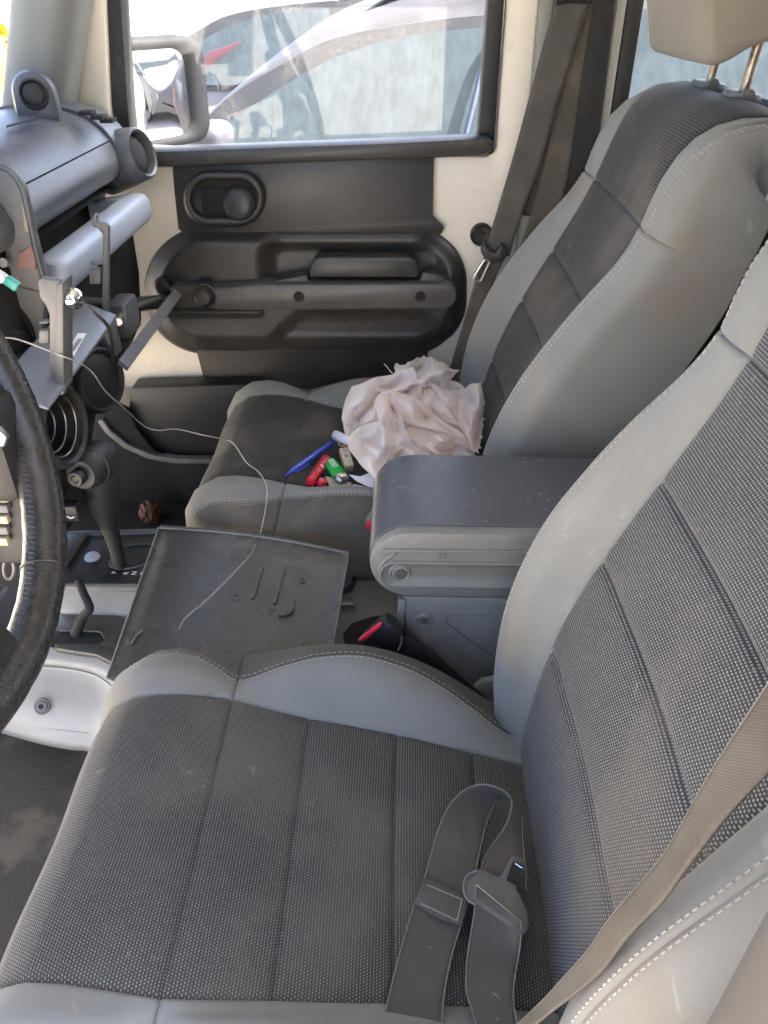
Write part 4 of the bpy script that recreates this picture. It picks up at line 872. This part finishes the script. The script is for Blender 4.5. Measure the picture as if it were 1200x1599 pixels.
lathe('button_ring', [(.0045, .0155), (.0055, .0172), (.0065, .0155)], k1, ax, M['steel'], kb_, 20)
# thin dark rod standing in for a lever's shadow on the silver step
tl_ = thing('lever_shadow', 'thin dark rod standing in for a lever shadow on the silver step beside the wheel rim', 'shadow', tuple(P(118, 985, z=-.13)))
tube('shadow_rod', [P(118, 990, z=-.13), P(130, 962, z=-.10), P(140, 950, z=-.085), P(130, 925, z=-.07), P(122, 905, z=-.055)], [.008, .0065, .0065, .006, .005], M['dark'], tl_, 12, 20)
# small switch block in the dark behind the wheel
sb = thing('switch_block', 'small black switch block with a white mark beside the gear lever', 'switch', tuple(P(112, 805, y=.42)))
box('block', P(112, 797, y=.42), (.024, .02, .026), M['black'], sb, None, .004); tube('mark', [P(105, 806, y=.408), P(110, 809, y=.408), P(116, 807, y=.408)], .0012, M['letter'], sb, 6)

# armrest box
ar = thing('armrest_box', 'grey armrest box with rounded ribbed black lid between the seats', 'armrest', (.15, .37, -.16))
def stad(y, x0=-.035, x1=.46, z0=.0225, z1=.122, n=16):
    r = (z1 - z0) / 2; zc = (z0 + z1) / 2
    return [Vector((x1, y, z0))] + [Vector((x0 + r - r * math.sin(R(a)), y, zc - r * math.cos(R(a)))) for a in np.linspace(0, 180, n)] + [Vector((x1, y, z1))]
ld = prism('lid', stad(.281), (0, .186, 0), M['grey_pl'], ar, .006, 40)
# raised ledge and recess on the side of the lid
rc = [Vector((p[0], .2795, p[1])) for p in rrect(.24, .070, .44, .040, .0198, 8)]
def offs(c, k): return [Vector((p[0], .0, p[1])) for p in rrect(.23, .061, .50 + 2 * k, .032 + 2 * k, .0158 + k, 8)]
def at_y(pts, y): return [Vector((p.x, y, p.z)) for p in pts]
band('side_recess', [at_y(offs(rc, .004), .2812), at_y(offs(rc, .0035), .2785), at_y(offs(rc, .002), .2775), at_y(offs(rc, .0005), .2782), at_y(offs(rc, -.001), .2806), at_y(offs(rc, -.0155), .2806)], M['grey_pl'], ar)
rim = [(x_, z_) for x_, z_ in ((.46, .0965), (.02, .0965), (-.003, .092), (-.017, .080), (-.0235, .066), (-.022, .050))]
tube('side_ridge', [Vector((a, .2808, b)) for a, b in rim], .0026, M['grey_pl'], ar, 8, 40)
def screw(name, p, d, par, r=.008):
    s_ = lathe(name, [(0, .0012), (r * .35, .0012), (r * .45, .003), (r * .8, .003), (r, .001), (r * 1.25, .0005), (r * 1.5, .0022), (r * 1.75, .0)], p, d, M['grey_pl'], par, 28)
    lathe('screw_head', [(0, .0026), (r * .3, .0026), (r * .36, .0034), (r * .85, .0032), (r * .98, .0012)], p, d, M['arm'], s_, 20); return s_
screw('lid_screw', P(625, 895, y=.2805), (0, -1, 0), ar)
lathe('moulding_mark', [(.0022, .0), (.003, .0012), (.0042, .0012), (.005, 0)], P(690, 869, y=.2805), (0, -1, 0), M['grey_pl'], ar, 16)
# ribbed pad wrapped over the lid
r = .0515; zc = .0723
arc = [(-.035 + .05 - (r) * math.sin(R(a)), zc - r * math.cos(R(a))) for a in np.linspace(52, 180, 22)] + [(.1, .1238), (.25, .1238), (.46, .1238)]
V = []; ysq = list(np.linspace(.2945, .4625, 120)); rb = []
for y in ysq:
    for k, (x, z) in enumerate(arc):
        wv = .0004 * math.cos((y - .2945) / .0042 * 2 * math.pi) if k < 24 else 0
        e = min(y - .2945, .4625 - y); dpt = -.0018 * math.exp(-(e / .0022))
        nx, nz = (x - .015) / r if k < 22 else 0, (z - zc) / r if k < 22 else 1
        V.append((x + nx * (wv + dpt), y, z + nz * (wv + dpt)))
n = len(arc)
pyd('lid_pad', V, [(i * n + k, i * n + k + 1, (i + 1) * n + k + 1, (i + 1) * n + k) for i in range(len(ysq) - 1) for k in range(n - 1)], M['pad'], ar)
bx = prism('box', [Vector(p) for p in ((.004, .284, .0215), (.46, .284, .0215), (.46, .284, -.20), (.035, .284, -.20), (.012, .284, -.06))], (0, .18, 0), M['grey_pl'], ar, .006)
screw('box_screw', P(662, 968, y=.2832), (0, -1, 0), ar, .0065)
tube('panel_line', [P(u, v, y=.2835) for u, v in ((770, 960), (705, 960), (698, 964), (698, 972), (720, 990), (760, 1018), (800, 1046))], .0009, M['bezel'], ar, 6, 40)
tube('panel_line', [P(u, v, y=.2835) for u, v in ((662, 1040), (665, 1012), (676, 1000), (690, 998), (715, 1018), (760, 1062))], .0007, M['grey_pl'], ar, 6, 40)
prism('box_edge', [P(u, v, y=.2815) for u, v in ((622, 937), (634, 937), (628, 1000), (640, 1040), (632, 1040), (618, 1004))], (0, .01, 0), M['grey_pl'], ar, .001)

# loose panel lying on the console
lp = thing('loose_panel', 'loose black trim panel lying upside down on the console, clips and ribs showing', 'panel', (-.2, .38, -.06))
A, B, C_, D = P(250, 832, z=-.028), P(545, 872, z=-.040), P(512, 1070, z=-.075), P(170, 1066, z=-.075)
def L(s, t, h=0):
    p = (A * (1 - s) + B * s) * (1 - t) + (D * (1 - s) + C_ * s) * t
    nn = (B - A).cross(D - A).normalized(); nn = nn if nn.z > 0 else -nn
    bow = .010 * math.sin(math.pi * s)
    return p + nn * (h + bow * (1 - t))
V = []; F = []; NS, NTT = 30, 20
for i in range(NS + 1):
    for j in range(NTT + 1):
        s, t_ = i / NS, j / NTT; e = min(s / .05, (1 - s) / .03, t_ / .05, 1); V.append(L(s, t_, .010 * (1 - sst(0, 1, e))))
pyd('panel_shell', V, [(i * (NTT + 1) + j, (i + 1) * (NTT + 1) + j, (i + 1) * (NTT + 1) + j + 1, i * (NTT + 1) + j + 1) for i in range(NS) for j in range(NTT)], M['panel_black'], lp, None, True, 0, .003)
SS = [k / 24 for k in range(25)]
V = [L(s, -.0, .009) for s in SS] + [L(s, -.035, .006) for s in SS] + [L(s, -.05, -.010) for s in SS]
pyd('panel_lip', V, [(r_ * 25 + k, r_ * 25 + k + 1, (r_ + 1) * 25 + k + 1, (r_ + 1) * 25 + k) for r_ in (0, 1) for k in range(24)], M['dash'], lp, None, True, 0, .002)
tube('panel_edge', [L(s, 0, .0105) for s in SS], .0017, M['grey_pl'], lp, 6)
tube('panel_edge', [L(0, t_, .0105) for t_ in SS], .0014, M['grey_pl'], lp, 6)
tube('panel_edge', [L(1, t_, .0105) for t_ in SS], .0013, M['bezel'], lp, 6)
def onp(u, v):   # point of the panel under a measured picture point
    nn = (B - A).cross(D - A).normalized(); d = P(u, v, z=-1) - CAM; return CAM + d * ((A - CAM).dot(nn) / d.dot(nn)), (nn if nn.z > 0 else -nn)
def ribp(name, pts, h, w=.0022):
    bm = bmesh.new()
    q = [onp(*p) for p in pts]; nn = q[0][1]; q = [a[0] + nn * .003 for a in q]
    for a, b in zip(q, q[1:]):
        d = (b - a).normalized(); sd_ = d.cross(nn) * w
        bm_prism(bm, [a + sd_, b + sd_, b - sd_, a - sd_], nn * h)
    return bmo(name, bm, M['panel_black'], lp, False)
ribp('rib', ((411, 892), (396, 942)), .009); ribp('rib', ((443, 897), (430, 950)), .009); ribp('rib', ((460, 940), (455, 962), (450, 966), (437, 965)), .008, .003)
for u, v in ((371, 939), (473, 912)):
    p, nn = onp(u, v); k = box('clip', p + nn * .005, (.008, .008, .012), M['bezel'], lp, fr((0, 0, 0), nn).to_3x3(), .0015); box('clip_hole', p + nn * .0113, (.0045, .0045, .001), M['dark'], k, fr((0, 0, 0), nn).to_3x3(), .0002)
for px in (((292, 843), (327, 847), (326, 868), (291, 866)), ((474, 868), (504, 873), (500, 896), (472, 890))):
    prism('recess', [onp(u, v)[0] + onp(u, v)[1] * .0042 for u, v in px], (0, 0, .001), M['dark'], lp)
p, nn = onp(207, 1010); tube('metal_clip', [p + nn * .006, p + nn * .010 + Vector((.004, .014, 0)), p + nn * .005 + Vector((.008, .026, 0))], .0018, M['post'], lp, 8)
# ------------------------------------------------------------------ seat belts
def strap3(name, pts, width, mat, par, nrm, n=60, twist=None):
    """strap from a centre line; nrm: approximate face normal at every control point"""
    A = cat([tuple(p) for p in pts], n); N_ = cat([tuple(p) for p in nrm], n); Lf, Rt = [], []
    for i in range(n):
        t_ = Vector(A[min(i + 1, n - 1)] - A[max(i - 1, 0)]).normalized(); s = t_.cross(Vector(N_[i])).normalized() * width / 2
        Lf.append(Vector(A[i]) + s); Rt.append(Vector(A[i]) - s)
    return ribbon(name, [tuple(p) for p in Lf], [tuple(p) for p in Rt], mat, par, n)
# driver's lap belt, thrown over the cushion
b1 = thing('lap_belt', 'dusty dark lap belt looped over the driver cushion with its metal tongue', 'seat belt', (.05, -.06, -.03))
z_ = -.030
def E(u, v, z): return tuple(P(u, v, z=z))
left = [E(596, 1625, -.030), E(604, 1575, -.030), E(622, 1500, -.029), E(646, 1418, -.028), E(664, 1370, -.026), E(682, 1305, -.020), E(700, 1262, -.012), E(722, 1237, -.004), E(748, 1226, .002), E(776, 1230, .004), E(795, 1243, .0), E(799, 1258, -.008), E(790, 1290, -.018), E(766, 1325, -.024), E(753, 1352, -.027), E(749, 1385, -.028)]
right = [E(690, 1625, -.030), E(692, 1570, -.030), E(704, 1500, -.029), E(728, 1420, -.028), E(740, 1376, -.027), E(756, 1300, -.026), E(768, 1264, -.026), E(776, 1250, -.024), E(786, 1246, -.020), E(796, 1250, -.016), E(806, 1262, -.018), E(815, 1278, -.024), E(816, 1300, -.027), E(818, 1330, -.029), E(822, 1362, -.029), E(822, 1392, -.029)]
ribbon('strap', left, right, M['belt'], b1, 90, .0016, 8)
left2 = [E(744, 1384, -.0105), E(741, 1425, -.019), E(734, 1470, -.026), E(729, 1510, -.027), E(729, 1550, -.028), E(738, 1580, -.029), E(752, 1625, -.03)]
right2 = [E(814, 1440, -.0105), E(814, 1464, -.018), E(810, 1495, -.026), E(804, 1530, -.027), E(802, 1560, -.028), E(806, 1590, -.029), E(814, 1625, -.03)]
ribbon('strap', left2, right2, M['belt'], b1, 50, .0016, 8)
for e_ in (left, right, left2, right2): tube('selvedge', [Vector(p) + Vector((0, 0, .0008)) for p in e_], .0007, M['edge'], b1, 6, 90)
# folded and stitched end on the strap
fl = prism('stitched_fold', [P(u, v, z=-.0245) for u, v in ((662, 1372), (700, 1388), (731, 1404), (720, 1448), (684, 1436), (647, 1413))], (0, 0, .003), M['belt'], b1, .0008)
bm = bmesh.new()
for (u0, v0), (u1, v1) in (((667, 1382), (722, 1405)), ((657, 1411), (714, 1438)), ((722, 1405), (714, 1438))):
    a, b = P(u0, v0, z=-.0210), P(u1, v1, z=-.0210); n = 16
    for k in range(n): bm_tube(bm, [a.lerp(b, (k + .15) / n), a.lerp(b, (k + .75) / n)], .0005, 5)
o = bmo('fold_stitching', bm, M['thread'], b1); o['kind'] = 'stuff'
# tongue: plate with slot and blade
zt_ = -.017
tg = thing('belt_tongue', 'black metal belt tongue with a square hole on the lap belt', 'belt tongue', tuple(P(775, 1390, z=-.02)))
out = [(748, 1361), (740, 1361), (730, 1367), (724, 1380), (725, 1396), (731, 1406), (742, 1413), (760, 1425), (800, 1452), (814, 1462), (822, 1458), (826, 1445), (822, 1425), (815, 1408), (808, 1396), (806, 1387), (820, 1357), (822, 1350), (817, 1344), (804, 1339), (797, 1342), (784, 1370), (779, 1373), (770, 1370), (758, 1363)]
prism('plate', [P(u, v, z=zt_) for u, v in out], (0, 0, .0035), M['arm'], tg, .0006)
prism('blade_hole', [P(u, v, z=zt_ + .0047) for u, v in ((801, 1346), (817, 1352), (807, 1382), (791, 1375))], (0, 0, .0003), M['dark'], tg)
tube('blade_glint', [P(805, 1349, z=zt_ + .0052), P(816, 1356, z=zt_ + .0052)], .0009, M['chrome'], tg, 6)
tube('slot_edge', [P(744, 1382, z=zt_ + .006), P(780, 1412, z=zt_ + .006), P(814, 1440, z=zt_ + .006)], .0007, M['steel'], tg, 6)
tube('plate_rim', [P(u, v, z=zt_ + .004) for u, v in ((744, 1362), (731, 1367), (725, 1380), (726, 1395), (732, 1406), (742, 1412))], .0014, M['bezel'], tg, 8, 20)
# driver's shoulder belt, tan and seen nearly edge on
b2 = thing('shoulder_belt', 'dusty tan shoulder belt running up across the driver backrest', 'seat belt', (.16, -.15, .1))
up = [P(u, v, y=-.205) for u, v in ((1290, 930), (1200, 1072), (1112, 1208), (1050, 1318), (1010, 1372), (960, 1428), (920, 1485), (880, 1530), (845, 1568), (800, 1610))]
dn = [P(u, v, y=y) for u, v, y in ((1325, 1080, -.225), (1210, 1198, -.225), (1134, 1278, -.225), (1070, 1360, -.225), (1035, 1408, -.225), (982, 1463, -.222), (942, 1516, -.22), (900, 1552, -.218), (862, 1580, -.215), (818, 1616, -.213))]
ribbon('strap', [tuple(p) for p in up], [tuple(p) for p in dn], M['belt_tan'], b2, 80, .0022, 8)
tube('selvedge', [tuple(p) for p in up], .0012, M['edge'], b2, 6, 90)
# passenger belt on the pillar
b3 = thing('shoulder_belt', 'dark grey shoulder belt hanging down the pillar beside the passenger seat', 'seat belt', (.2, 1.0, .2))
YB = 1.012
l3 = [P(u, v, y=YB) for u, v in ((876, -40), (868, 0), (835, 120), (800, 250), (776, 330), (757, 398))]
r3 = [P(u, v, y=YB) for u, v in ((938, -40), (922, 0), (880, 130), (842, 262), (815, 335), (796, 400))]
ribbon('strap', [tuple(p) for p in l3], [tuple(p) for p in r3], M['belt_p'], b3, 50)
l4 = [P(u, v, y=y) for u, v, y in ((757, 398, 1.015), (742, 440, 1.015), (722, 510, 1.01), (704, 572, 1.0), (690, 640, .99))]
r4 = [P(u, v, y=y) for u, v, y in ((790, 400, 1.015), (772, 440, 1.015), (752, 510, 1.01), (740, 580, 1.0), (735, 640, .99))]
ribbon('strap', [tuple(p) for p in l4], [tuple(p) for p in r4], M['belt'], b3, 40)
l5 = [P(u, v, y=1.026) for u, v in ((905, 0), (880, 130), (850, 260), (828, 340), (800, 420), (780, 500))]
r5 = [P(u, v, y=1.026) for u, v in ((928, 0), (908, 130), (890, 260), (872, 340), (850, 420), (840, 500))]
ribbon('strap', [tuple(p) for p in l5], [tuple(p) for p in r5], M['belt'], b3, 40)
tube('guide', [P(u, v, y=1.0) for u, v in ((868, -6), (890, -10), (925, -8))], .012, M['black'], b3, 10)
bt = thing('belt_tongue', 'bright steel belt tongue in a black grip on the pillar beside the passenger seat', 'belt tongue', tuple(P(766, 398, y=1.0)))
prism('grip', [P(u, v, y=.998) for u, v in ((757, 378), (752, 385), (752, 397), (758, 404), (775, 412), (784, 411), (793, 400), (792, 386), (782, 382), (776, 394), (766, 391))], (0, .02, 0), M['black'], bt, .004)
bm = bmesh.new()
o_ = [P(u, v, y=1.0) for u, v in ((757, 405), (765, 409), (752, 438), (748, 439), (741, 435), (741, 431))]; i_ = [P(u, v, y=1.0) for u, v in ((757, 411), (760, 412), (750, 431), (746, 430))]
for k in range(6):
    a, b = o_[k], o_[(k + 1) % 6]; bm_tube(bm, [a, b], .003, 8)
bmo('blade', bm, M['steel'], bt)
# buckles beside the armrest box
bk = thing('belt_buckle', 'black belt buckle with a faded red button by the driver cushion', 'buckle', tuple(P(620, 1020, y=.262)))
pA, pB = P(600, 985, y=.262), P(690, 1085, y=.265); d = (pB - pA).normalized()
tp = [(559, 1004), (596, 974), (603, 971), (622, 985), (638, 1004), (622, 1024), (612, 1016), (590, 1012), (566, 1010)]
prism('buckle_body', [P(u, v, y=.250) for u, v in ((597, 975), (604, 971), (622, 983), (640, 1006), (622, 1042), (596, 1028), (575, 1016), (564, 1004))], (0, .022, 0), M['black'], bk, .005)
prism('release_button', [P(u, v, y=.2485) for u, v in ((558, 1004), (563, 998), (590, 977), (598, 974), (595, 981), (572, 1001))], (0, .007, 0), M['red'], bk, .003)
prism('buckle_stalk', [P(u, v, y=.252) for u, v in ((626, 1034), (634, 990), (690, 1040), (760, 1100), (740, 1130), (690, 1085))], (0, .015, 0), M['black'], bk, .004)
tube('stalk_edge', [P(622, 1016, y=.247), P(627, 1006, y=.247), P(628, 994, y=.247)], .0014, M['bezel'], bk, 6, 8)
bk2 = thing('belt_buckle', 'belt buckle with red button half hidden past the armrest, by the passenger cushion', 'buckle', tuple(P(580, 815, y=.49)))
prism('buckle_body', [P(u, v, y=.492) for u, v in ((571, 812), (584, 803), (600, 797), (600, 815), (575, 824))], (0, .02, 0), M['grey_pl'], bk2, .002)
prism('release_button', [P(u, v, y=.489) for u, v in ((570, 820), (580, 812), (600, 806), (600, 824), (574, 829))], (0, .02, 0), M['red'], bk2, .002)
# seat hinge cover peeping out behind the driver cushion
hg = thing('hinge_cover', 'pale grey hinge cover between the driver cushion and backrest', 'cover', tuple(P(760, 1090, y=.25)))
prism('cover', [P(u, v, y=.246) for u, v in ((738, 1076), (752, 1066), (775, 1062), (800, 1066), (815, 1120), (800, 1130), (770, 1092))], (0, .012, 0), M['grey_pl'], hg, .005)

# ------------------------------------------------------------------ crumpled tissue on the passenger seat
hp = thing('crumpled_tissue', 'heap of crumpled pale pink and white tissue paper on the passenger seat', 'paper', (.03, .76, -.02))
def T(x, y, dy=0.):
    u = 430 + x / 3.4286; v = 540 + y / 3.4286
    f = (v - 555) / (745 - 555); return tuple(P(u, v, y=.945 - .37 * f + .042 * dy))
sheets = [
 ('tissue', [[(760, 150), (820, 170), (880, 190), (960, 190), (1010, 215)], [(700, 300), (780, 330), (860, 330), (940, 330), (1040, 300)], [(600, 480), (720, 480), (840, 480), (960, 500), (1060, 480)], [(560, 640), (700, 620), (820, 610), (960, 610), (1070, 590)]], 1.0),
 ('tissue', [[(405, 230), (480, 200), (560, 170), (660, 170), (780, 160)], [(372, 330), (460, 320), (560, 280), (640, 260), (780, 220)], [(365, 430), (460, 420), (540, 400), (640, 380), (780, 330)], [(395, 530), (460, 520), (560, 520), (680, 520), (800, 480)]], .8),
 ('tissue_w', [[(640, 95), (700, 92), (770, 56), (850, 66), (905, 97), (985, 130)], [(632, 150), (700, 140), (770, 118), (830, 125), (890, 150), (945, 180)], [(560, 205), (680, 195), (760, 178), (800, 195), (850, 205), (905, 222)], [(530, 240), (660, 245), (730, 215), (790, 215), (850, 215), (900, 235)]], .2),
 ('tissue', [[(900, 228), (960, 238), (1020, 218), (1078, 196), (1108, 222)], [(930, 310), (980, 305), (1040, 292), (1090, 282), (1118, 292)], [(970, 400), (1010, 400), (1050, 400), (1090, 392), (1112, 392)], [(1020, 490), (1040, 492), (1065, 492), (1090, 492), (1104, 482)], [(1062, 580), (1070, 578), (1078, 575), (1085, 566), (1092, 545)]], -.3),
 ('tissue', [[(740, 200), (800, 190), (860, 210), (905, 240)], [(780, 270), (830, 262), (880, 270), (935, 310)], [(830, 340), (880, 340), (930, 350), (975, 400)], [(900, 400), (940, 412), (985, 432), (1015, 470)]], .2),
 ('tissue', [[(690, 415), (780, 440), (880, 470), (980, 500), (1060, 556)], [(730, 470), (800, 490), (880, 510), (960, 530), (1050, 575)], [(780, 540), (840, 560), (900, 572), (980, 582), (1062, 592)], [(830, 610), (900, 615), (960, 620), (1020, 620), (1065, 612)]], .4),
 ('tissue', [[(590, 246), (650, 240), (720, 265), (790, 310), (830, 352), (900, 402), (1010, 470)], [(600, 300), (660, 300), (740, 330), (800, 370), (860, 402), (940, 450), (1032, 532)], [(640, 350), (690, 398), (750, 424), (820, 444), (900, 462), (980, 492), (1062, 574)]], -.6),
 ('tissue_w', [[(410, 215), (470, 192), (540, 166), (640, 150), (740, 112)], [(372, 300), (450, 300), (540, 250), (620, 226), (756, 166)], [(358, 400), (440, 330), (520, 310), (560, 270), (700, 236)], [(400, 450), (450, 430), (520, 380), (560, 340), (640, 252)], [(395, 530), (440, 440), (530, 410), (570, 420), (640, 340)]], 0.),
 ('tissue', [[(535, 290), (580, 256), (622, 282), (652, 332), (684, 384)], [(555, 400), (600, 350), (640, 356), (670, 386), (694, 432)], [(590, 480), (636, 430), (684, 440), (724, 484), (764, 524)], [(650, 540), (690, 510), (740, 526), (792, 566), (838, 596)]], -.9),
 ('tissue_w', [[(412, 460), (480, 420), (550, 410), (590, 450), (640, 520)], [(390, 532), (450, 500), (530, 520), (580, 530), (622, 560)], [(430, 602), (490, 560), (550, 570), (600, 580), (626, 602)], [(470, 652), (510, 640), (555, 652), (590, 652), (612, 642)], [(552, 725), (570, 712), (585, 702), (597, 682), (602, 655)]], -1.0),
 ('tissue', [[(615, 572), (650, 550), (690, 545), (740, 560), (780, 590)], [(618, 590), (650, 575), (690, 570), (740, 585), (780, 610)], [(622, 622), (650, 615), (690, 612), (740, 615), (780, 625)]], -.5)]
for k, (mt, rws, dy) in enumerate(sheets):
    Rw = []
    for i, rw in enumerate(rws):
        lift = (-.35 if i == 0 and k >= 5 else .25 if i == len(rws) - 1 and k in (6, 8) else 0)
        Rw.append([T(x, y, dy + lift + 1.1 * math.sin(i * 2.1 + j * 1.9 + k) * (0 if i in (0, len(rws) - 1) else 1)) for j, (x, y) in enumerate(rw)])
    patch('tissue_sheet', Rw, M[mt], hp, 84, 84, .0034, 19, k, 0, k in (2, 3))
bm = bmesh.new(); bmesh.ops.create_icosphere(bm, subdivisions=3, radius=1)
for v in bm.verts:
    d = 1 + .2 * noise.noise(v.co * 2.5); v.co = Vector((.04 + v.co.x * d * .075, .765 + v.co.y * d * .12, -.015 + v.co.z * d * .035))
bmo('tissue_core', bm, M['tissue'], hp)
tube('loose_thread', [T(628, 146, .2), T(612, 130, .2), T(600, 112, .2), T(583, 97, .2)], .0008, M['tissue_w'], hp, 5, 10)

# ------------------------------------------------------------------ odds and ends on the passenger seat
def rod(u0, v0, u1, v1, z0, z1): return P(u0, v0, z=z0), P(u1, v1, z=z1)
zs = -.004
pn = thing('ballpoint_pen', 'blue ballpoint pen with a clip on the charcoal passenger cushion', 'pen', tuple(P(485, 720, z=-.02)))
a, b = rod(446, 743, 521, 690, zs, zs); Lp = (b - a).length; dx = (b - a).normalized()
lathe('barrel', [(0, .0), (.0016, .001), (.0030, .014), (.0048, .020), (.0052, .03), (.0052, Lp * .60), (.0046, Lp * .605), (.0046, Lp * .62)], a, dx, M['blue'], pn, 20)
lathe('grip', [(.0046, Lp * .6), (.0056, Lp * .62), (.0056, Lp * .93), (.0046, Lp * .95), (.003, Lp * .955), (.003, Lp), (0, Lp)], a, dx, M['blue_dk'], pn, 20)
sdv = dx.cross(Vector((0, 0, 1))).normalized()
tube('clip', [a + dx * .018 + sdv * .005, a + dx * .022 + sdv * .009, a + dx * .05 + sdv * .0095], .0014, M['blue'], pn, 8)
lt = thing('lip_balm_tube', 'red lip balm tube with small white print lying next to the green lighter', 'lip balm', tuple(P(495, 735, z=-.02)))
a, b = rod(484, 754, 511, 716, .001, .003); Lp = (b - a).length; dx = (b - a).normalized(); rt = .0085
lathe('tube', [(0, 0), (rt * .8, .001), (rt, .003), (rt, Lp * .30), (rt * .95, Lp * .305), (rt * .95, Lp * .315), (rt, Lp * .32), (rt, Lp - .003), (rt * .8, Lp), (0, Lp)], a, dx, M['red_dk'], lt, 28)
cm = (CAM - (a + b) / 2).normalized(); upv = (cm - dx * cm.dot(dx)).normalized(); sv_ = dx.cross(upv)
def ontube(s, q): ang = q / rt; return a + dx * s + (upv * math.cos(ang) + sv_ * math.sin(ang)) * (rt + .00015)
bm = bmesh.new()
for s, q, w, h in ((.036, 0, .0010, .006), (.039, .001, .0008, .005), (.033, -.002, .0012, .004), (.028, 0, .005, .0055), (.0275, .0045, .003, .002), (.021, -.001, .0008, .007), (.019, .001, .0008, .006), (.042, -.002, .001, .003), (.017, 0, .0006, .005)):
    s *= Lp / .05
    for f in range(3):
        q0, q1 = q - h / 2 + h * f / 3, q - h / 2 + h * (f + .85) / 3
        bm.faces.new([bm.verts.new(ontube(*k)) for k in ((s - w / 2, q0), (s + w / 2, q0), (s + w / 2, q1), (s - w / 2, q1))])
bmo('print', bm, M['letter'], lt, False)
lg = thing('lighter', 'green disposable lighter with a steel head and pale sticker', 'lighter', tuple(P(525, 735, z=-.02)))
a, b = rod(514, 720, 532, 744, .002, .002); dx = (b - a).normalized(); c2 = P(541, 750, z=.002)
Mo = fr(a, dx, (0, 0, 1))
def ell(h, sx, sy, n=20): return [Mo @ Vector((sx * math.cos(2 * math.pi * k / n), sy * math.sin(2 * math.pi * k / n), h)) for k in range(n)]
Lb = (b - a).length
band('body', [ell(0, .002, .003), ell(0, .0058, .0112), ell(.002, .0066, .0122), ell(Lb, .0066, .0122), ell(Lb, .002, .003)], M['green'], lg)
Lh = (c2 - b).length
band('head', [ell(Lb, .0066, .0118), ell(Lb + Lh * .55, .0068, .0118), ell(Lb + Lh * .6, .0062, .010), ell(Lb + Lh, .0052, .0085), ell(Lb + Lh, .001, .002)], M['steel'], lg)
lathe('spark_wheel', [(0, .004), (.0042, .0038), (.0046, .002), (.0046, -.002), (.0042, -.0038), (0, -.004)], Mo @ Vector((.0062, .0015, Lb + Lh * .8)), Mo.to_3x3() @ Vector((0, 1, 0)), M['chrome'], lg, 16)
prism('sticker', [Mo @ Vector((.0067, q, h)) for q, h in ((-.005, .006), (.005, .006), (.005, Lb * .62), (-.005, Lb * .62))], Mo.to_3x3() @ Vector((.0005, 0, 0)), NT('sticker').set((.25, .5, .3), .5).m, lg)
cr = thing('cream_socket', 'small cream plastic socket block lying against the tissue heap', 'socket block', tuple(P(541, 725, z=-.02)))
Mc = fr((0, 0, 0), (.12, -.35, .9), (.95, .3, 0)).to_3x3()
cc = P(541, 718, z=.004); cb2 = box('block', cc, (.016, .040, .018), M['cream'], cr, Mc, .0022)
for o_ in (.008, -.004): lathe('socket_hole', [(0, .0005), (.0026, .0006), (.0032, .0012), (.004, .0)], cc + Mc @ Vector((0, o_ + .006, .009)), Mc @ Vector((0, 0, 1)), M['ink'], cr, 14)
rp = thing('paper_roll', 'short rolled sheet of white paper beside the pen', 'paper', tuple(P(535, 680, z=-.02)))
a, b = rod(524, 680, 552, 692, .004, .010); dx = (b - a).normalized(); Mr = fr(a, dx, (0, 0, 1)); V = []; nn_ = 30
for k in range(nn_):
    q = R(-80) + R(460) * k / (nn_ - 1); rr = .0075 + .0016 * k / nn_
    V += [Mr @ Vector((rr * math.cos(q), rr * math.sin(q), h)) for h in (0, (b - a).length)]
pyd('rolled_sheet', V, [(2 * k, 2 * k + 1, 2 * k + 3, 2 * k + 2) for k in range(nn_ - 1)], M['white'], rp, None, True, 0, .0003)
tag(tube('rubber_band', [P(u, v, z=.004) for u, v in ((531, 686), (529, 692), (533, 696), (540, 697))], .0012, NT('tan_rubber').set((.45, .28, .12), .6).m, None, 6, 16), 'small tan rubber band by the rolled paper', 'rubber band')
for nm, lb_, px, z0, mt in (('folded_note', 'white folded note sticking out from under the tissue beside the armrest', ((546, 742), (563, 745), (583, 737), (592, 750), (592, 766), (575, 760), (558, 752)), .004, 'white'), ('card', 'dull beige card under the red tube and the lighter', ((508, 744), (524, 748), (548, 754), (551, 764), (538, 766), (516, 762)), -.004, None), ('leaflet', 'pale blue leaflet lying at the edge of the cushion by the armrest', ((551, 757), (570, 760), (592, 768), (592, 778), (560, 772), (551, 766)), -.004, None)):
    q = thing(nm, lb_, 'paper', tuple(P(px[0][0], px[0][1], z=z0 - .01)))
    m_ = M['white'] if mt else NT(nm).set((.38, .31, .25) if nm == 'card' else (.45, .5, .56), .6).m
    prism('sheet', [P(u, v, z=z0) for u, v in px], (0, 0, .0012), m_, q)
rc_ = thing('red_cap', 'red cap half hidden behind the lip balm tube', 'cap', tuple(P(503, 755, z=-.02)))
lathe('cap', [(0, .012), (.006, .011), (.0075, .008), (.0078, 0), (0, 0)], P(502, 757, z=-.004), (.3, -.2, .9), M['red_dk'], rc_, 20)
# dim brown litter on the far floor
lf = thing('paper_wad', 'crumpled brown wrapper on the dark floor ahead of the passenger seat', 'litter', tuple(P(235, 803, z=-.33)))
bm = bmesh.new(); bmesh.ops.create_icosphere(bm, subdivisions=4, radius=1); c = P(235, 800, z=-.315)
for v in bm.verts:
    q = v.co * 1.7; d = .85 + .22 * (1 - abs(noise.noise(q)) * 2) + .08 * (1 - abs(noise.noise(q * 2.7)) * 2); v.co = c + Vector((v.co.x * .024, v.co.y * .024, v.co.z * .028)) * d
bmo('wrapper', bm, NT('brown_wrapper').set((.09, .03, .016), .6).m, lf, True, 25)
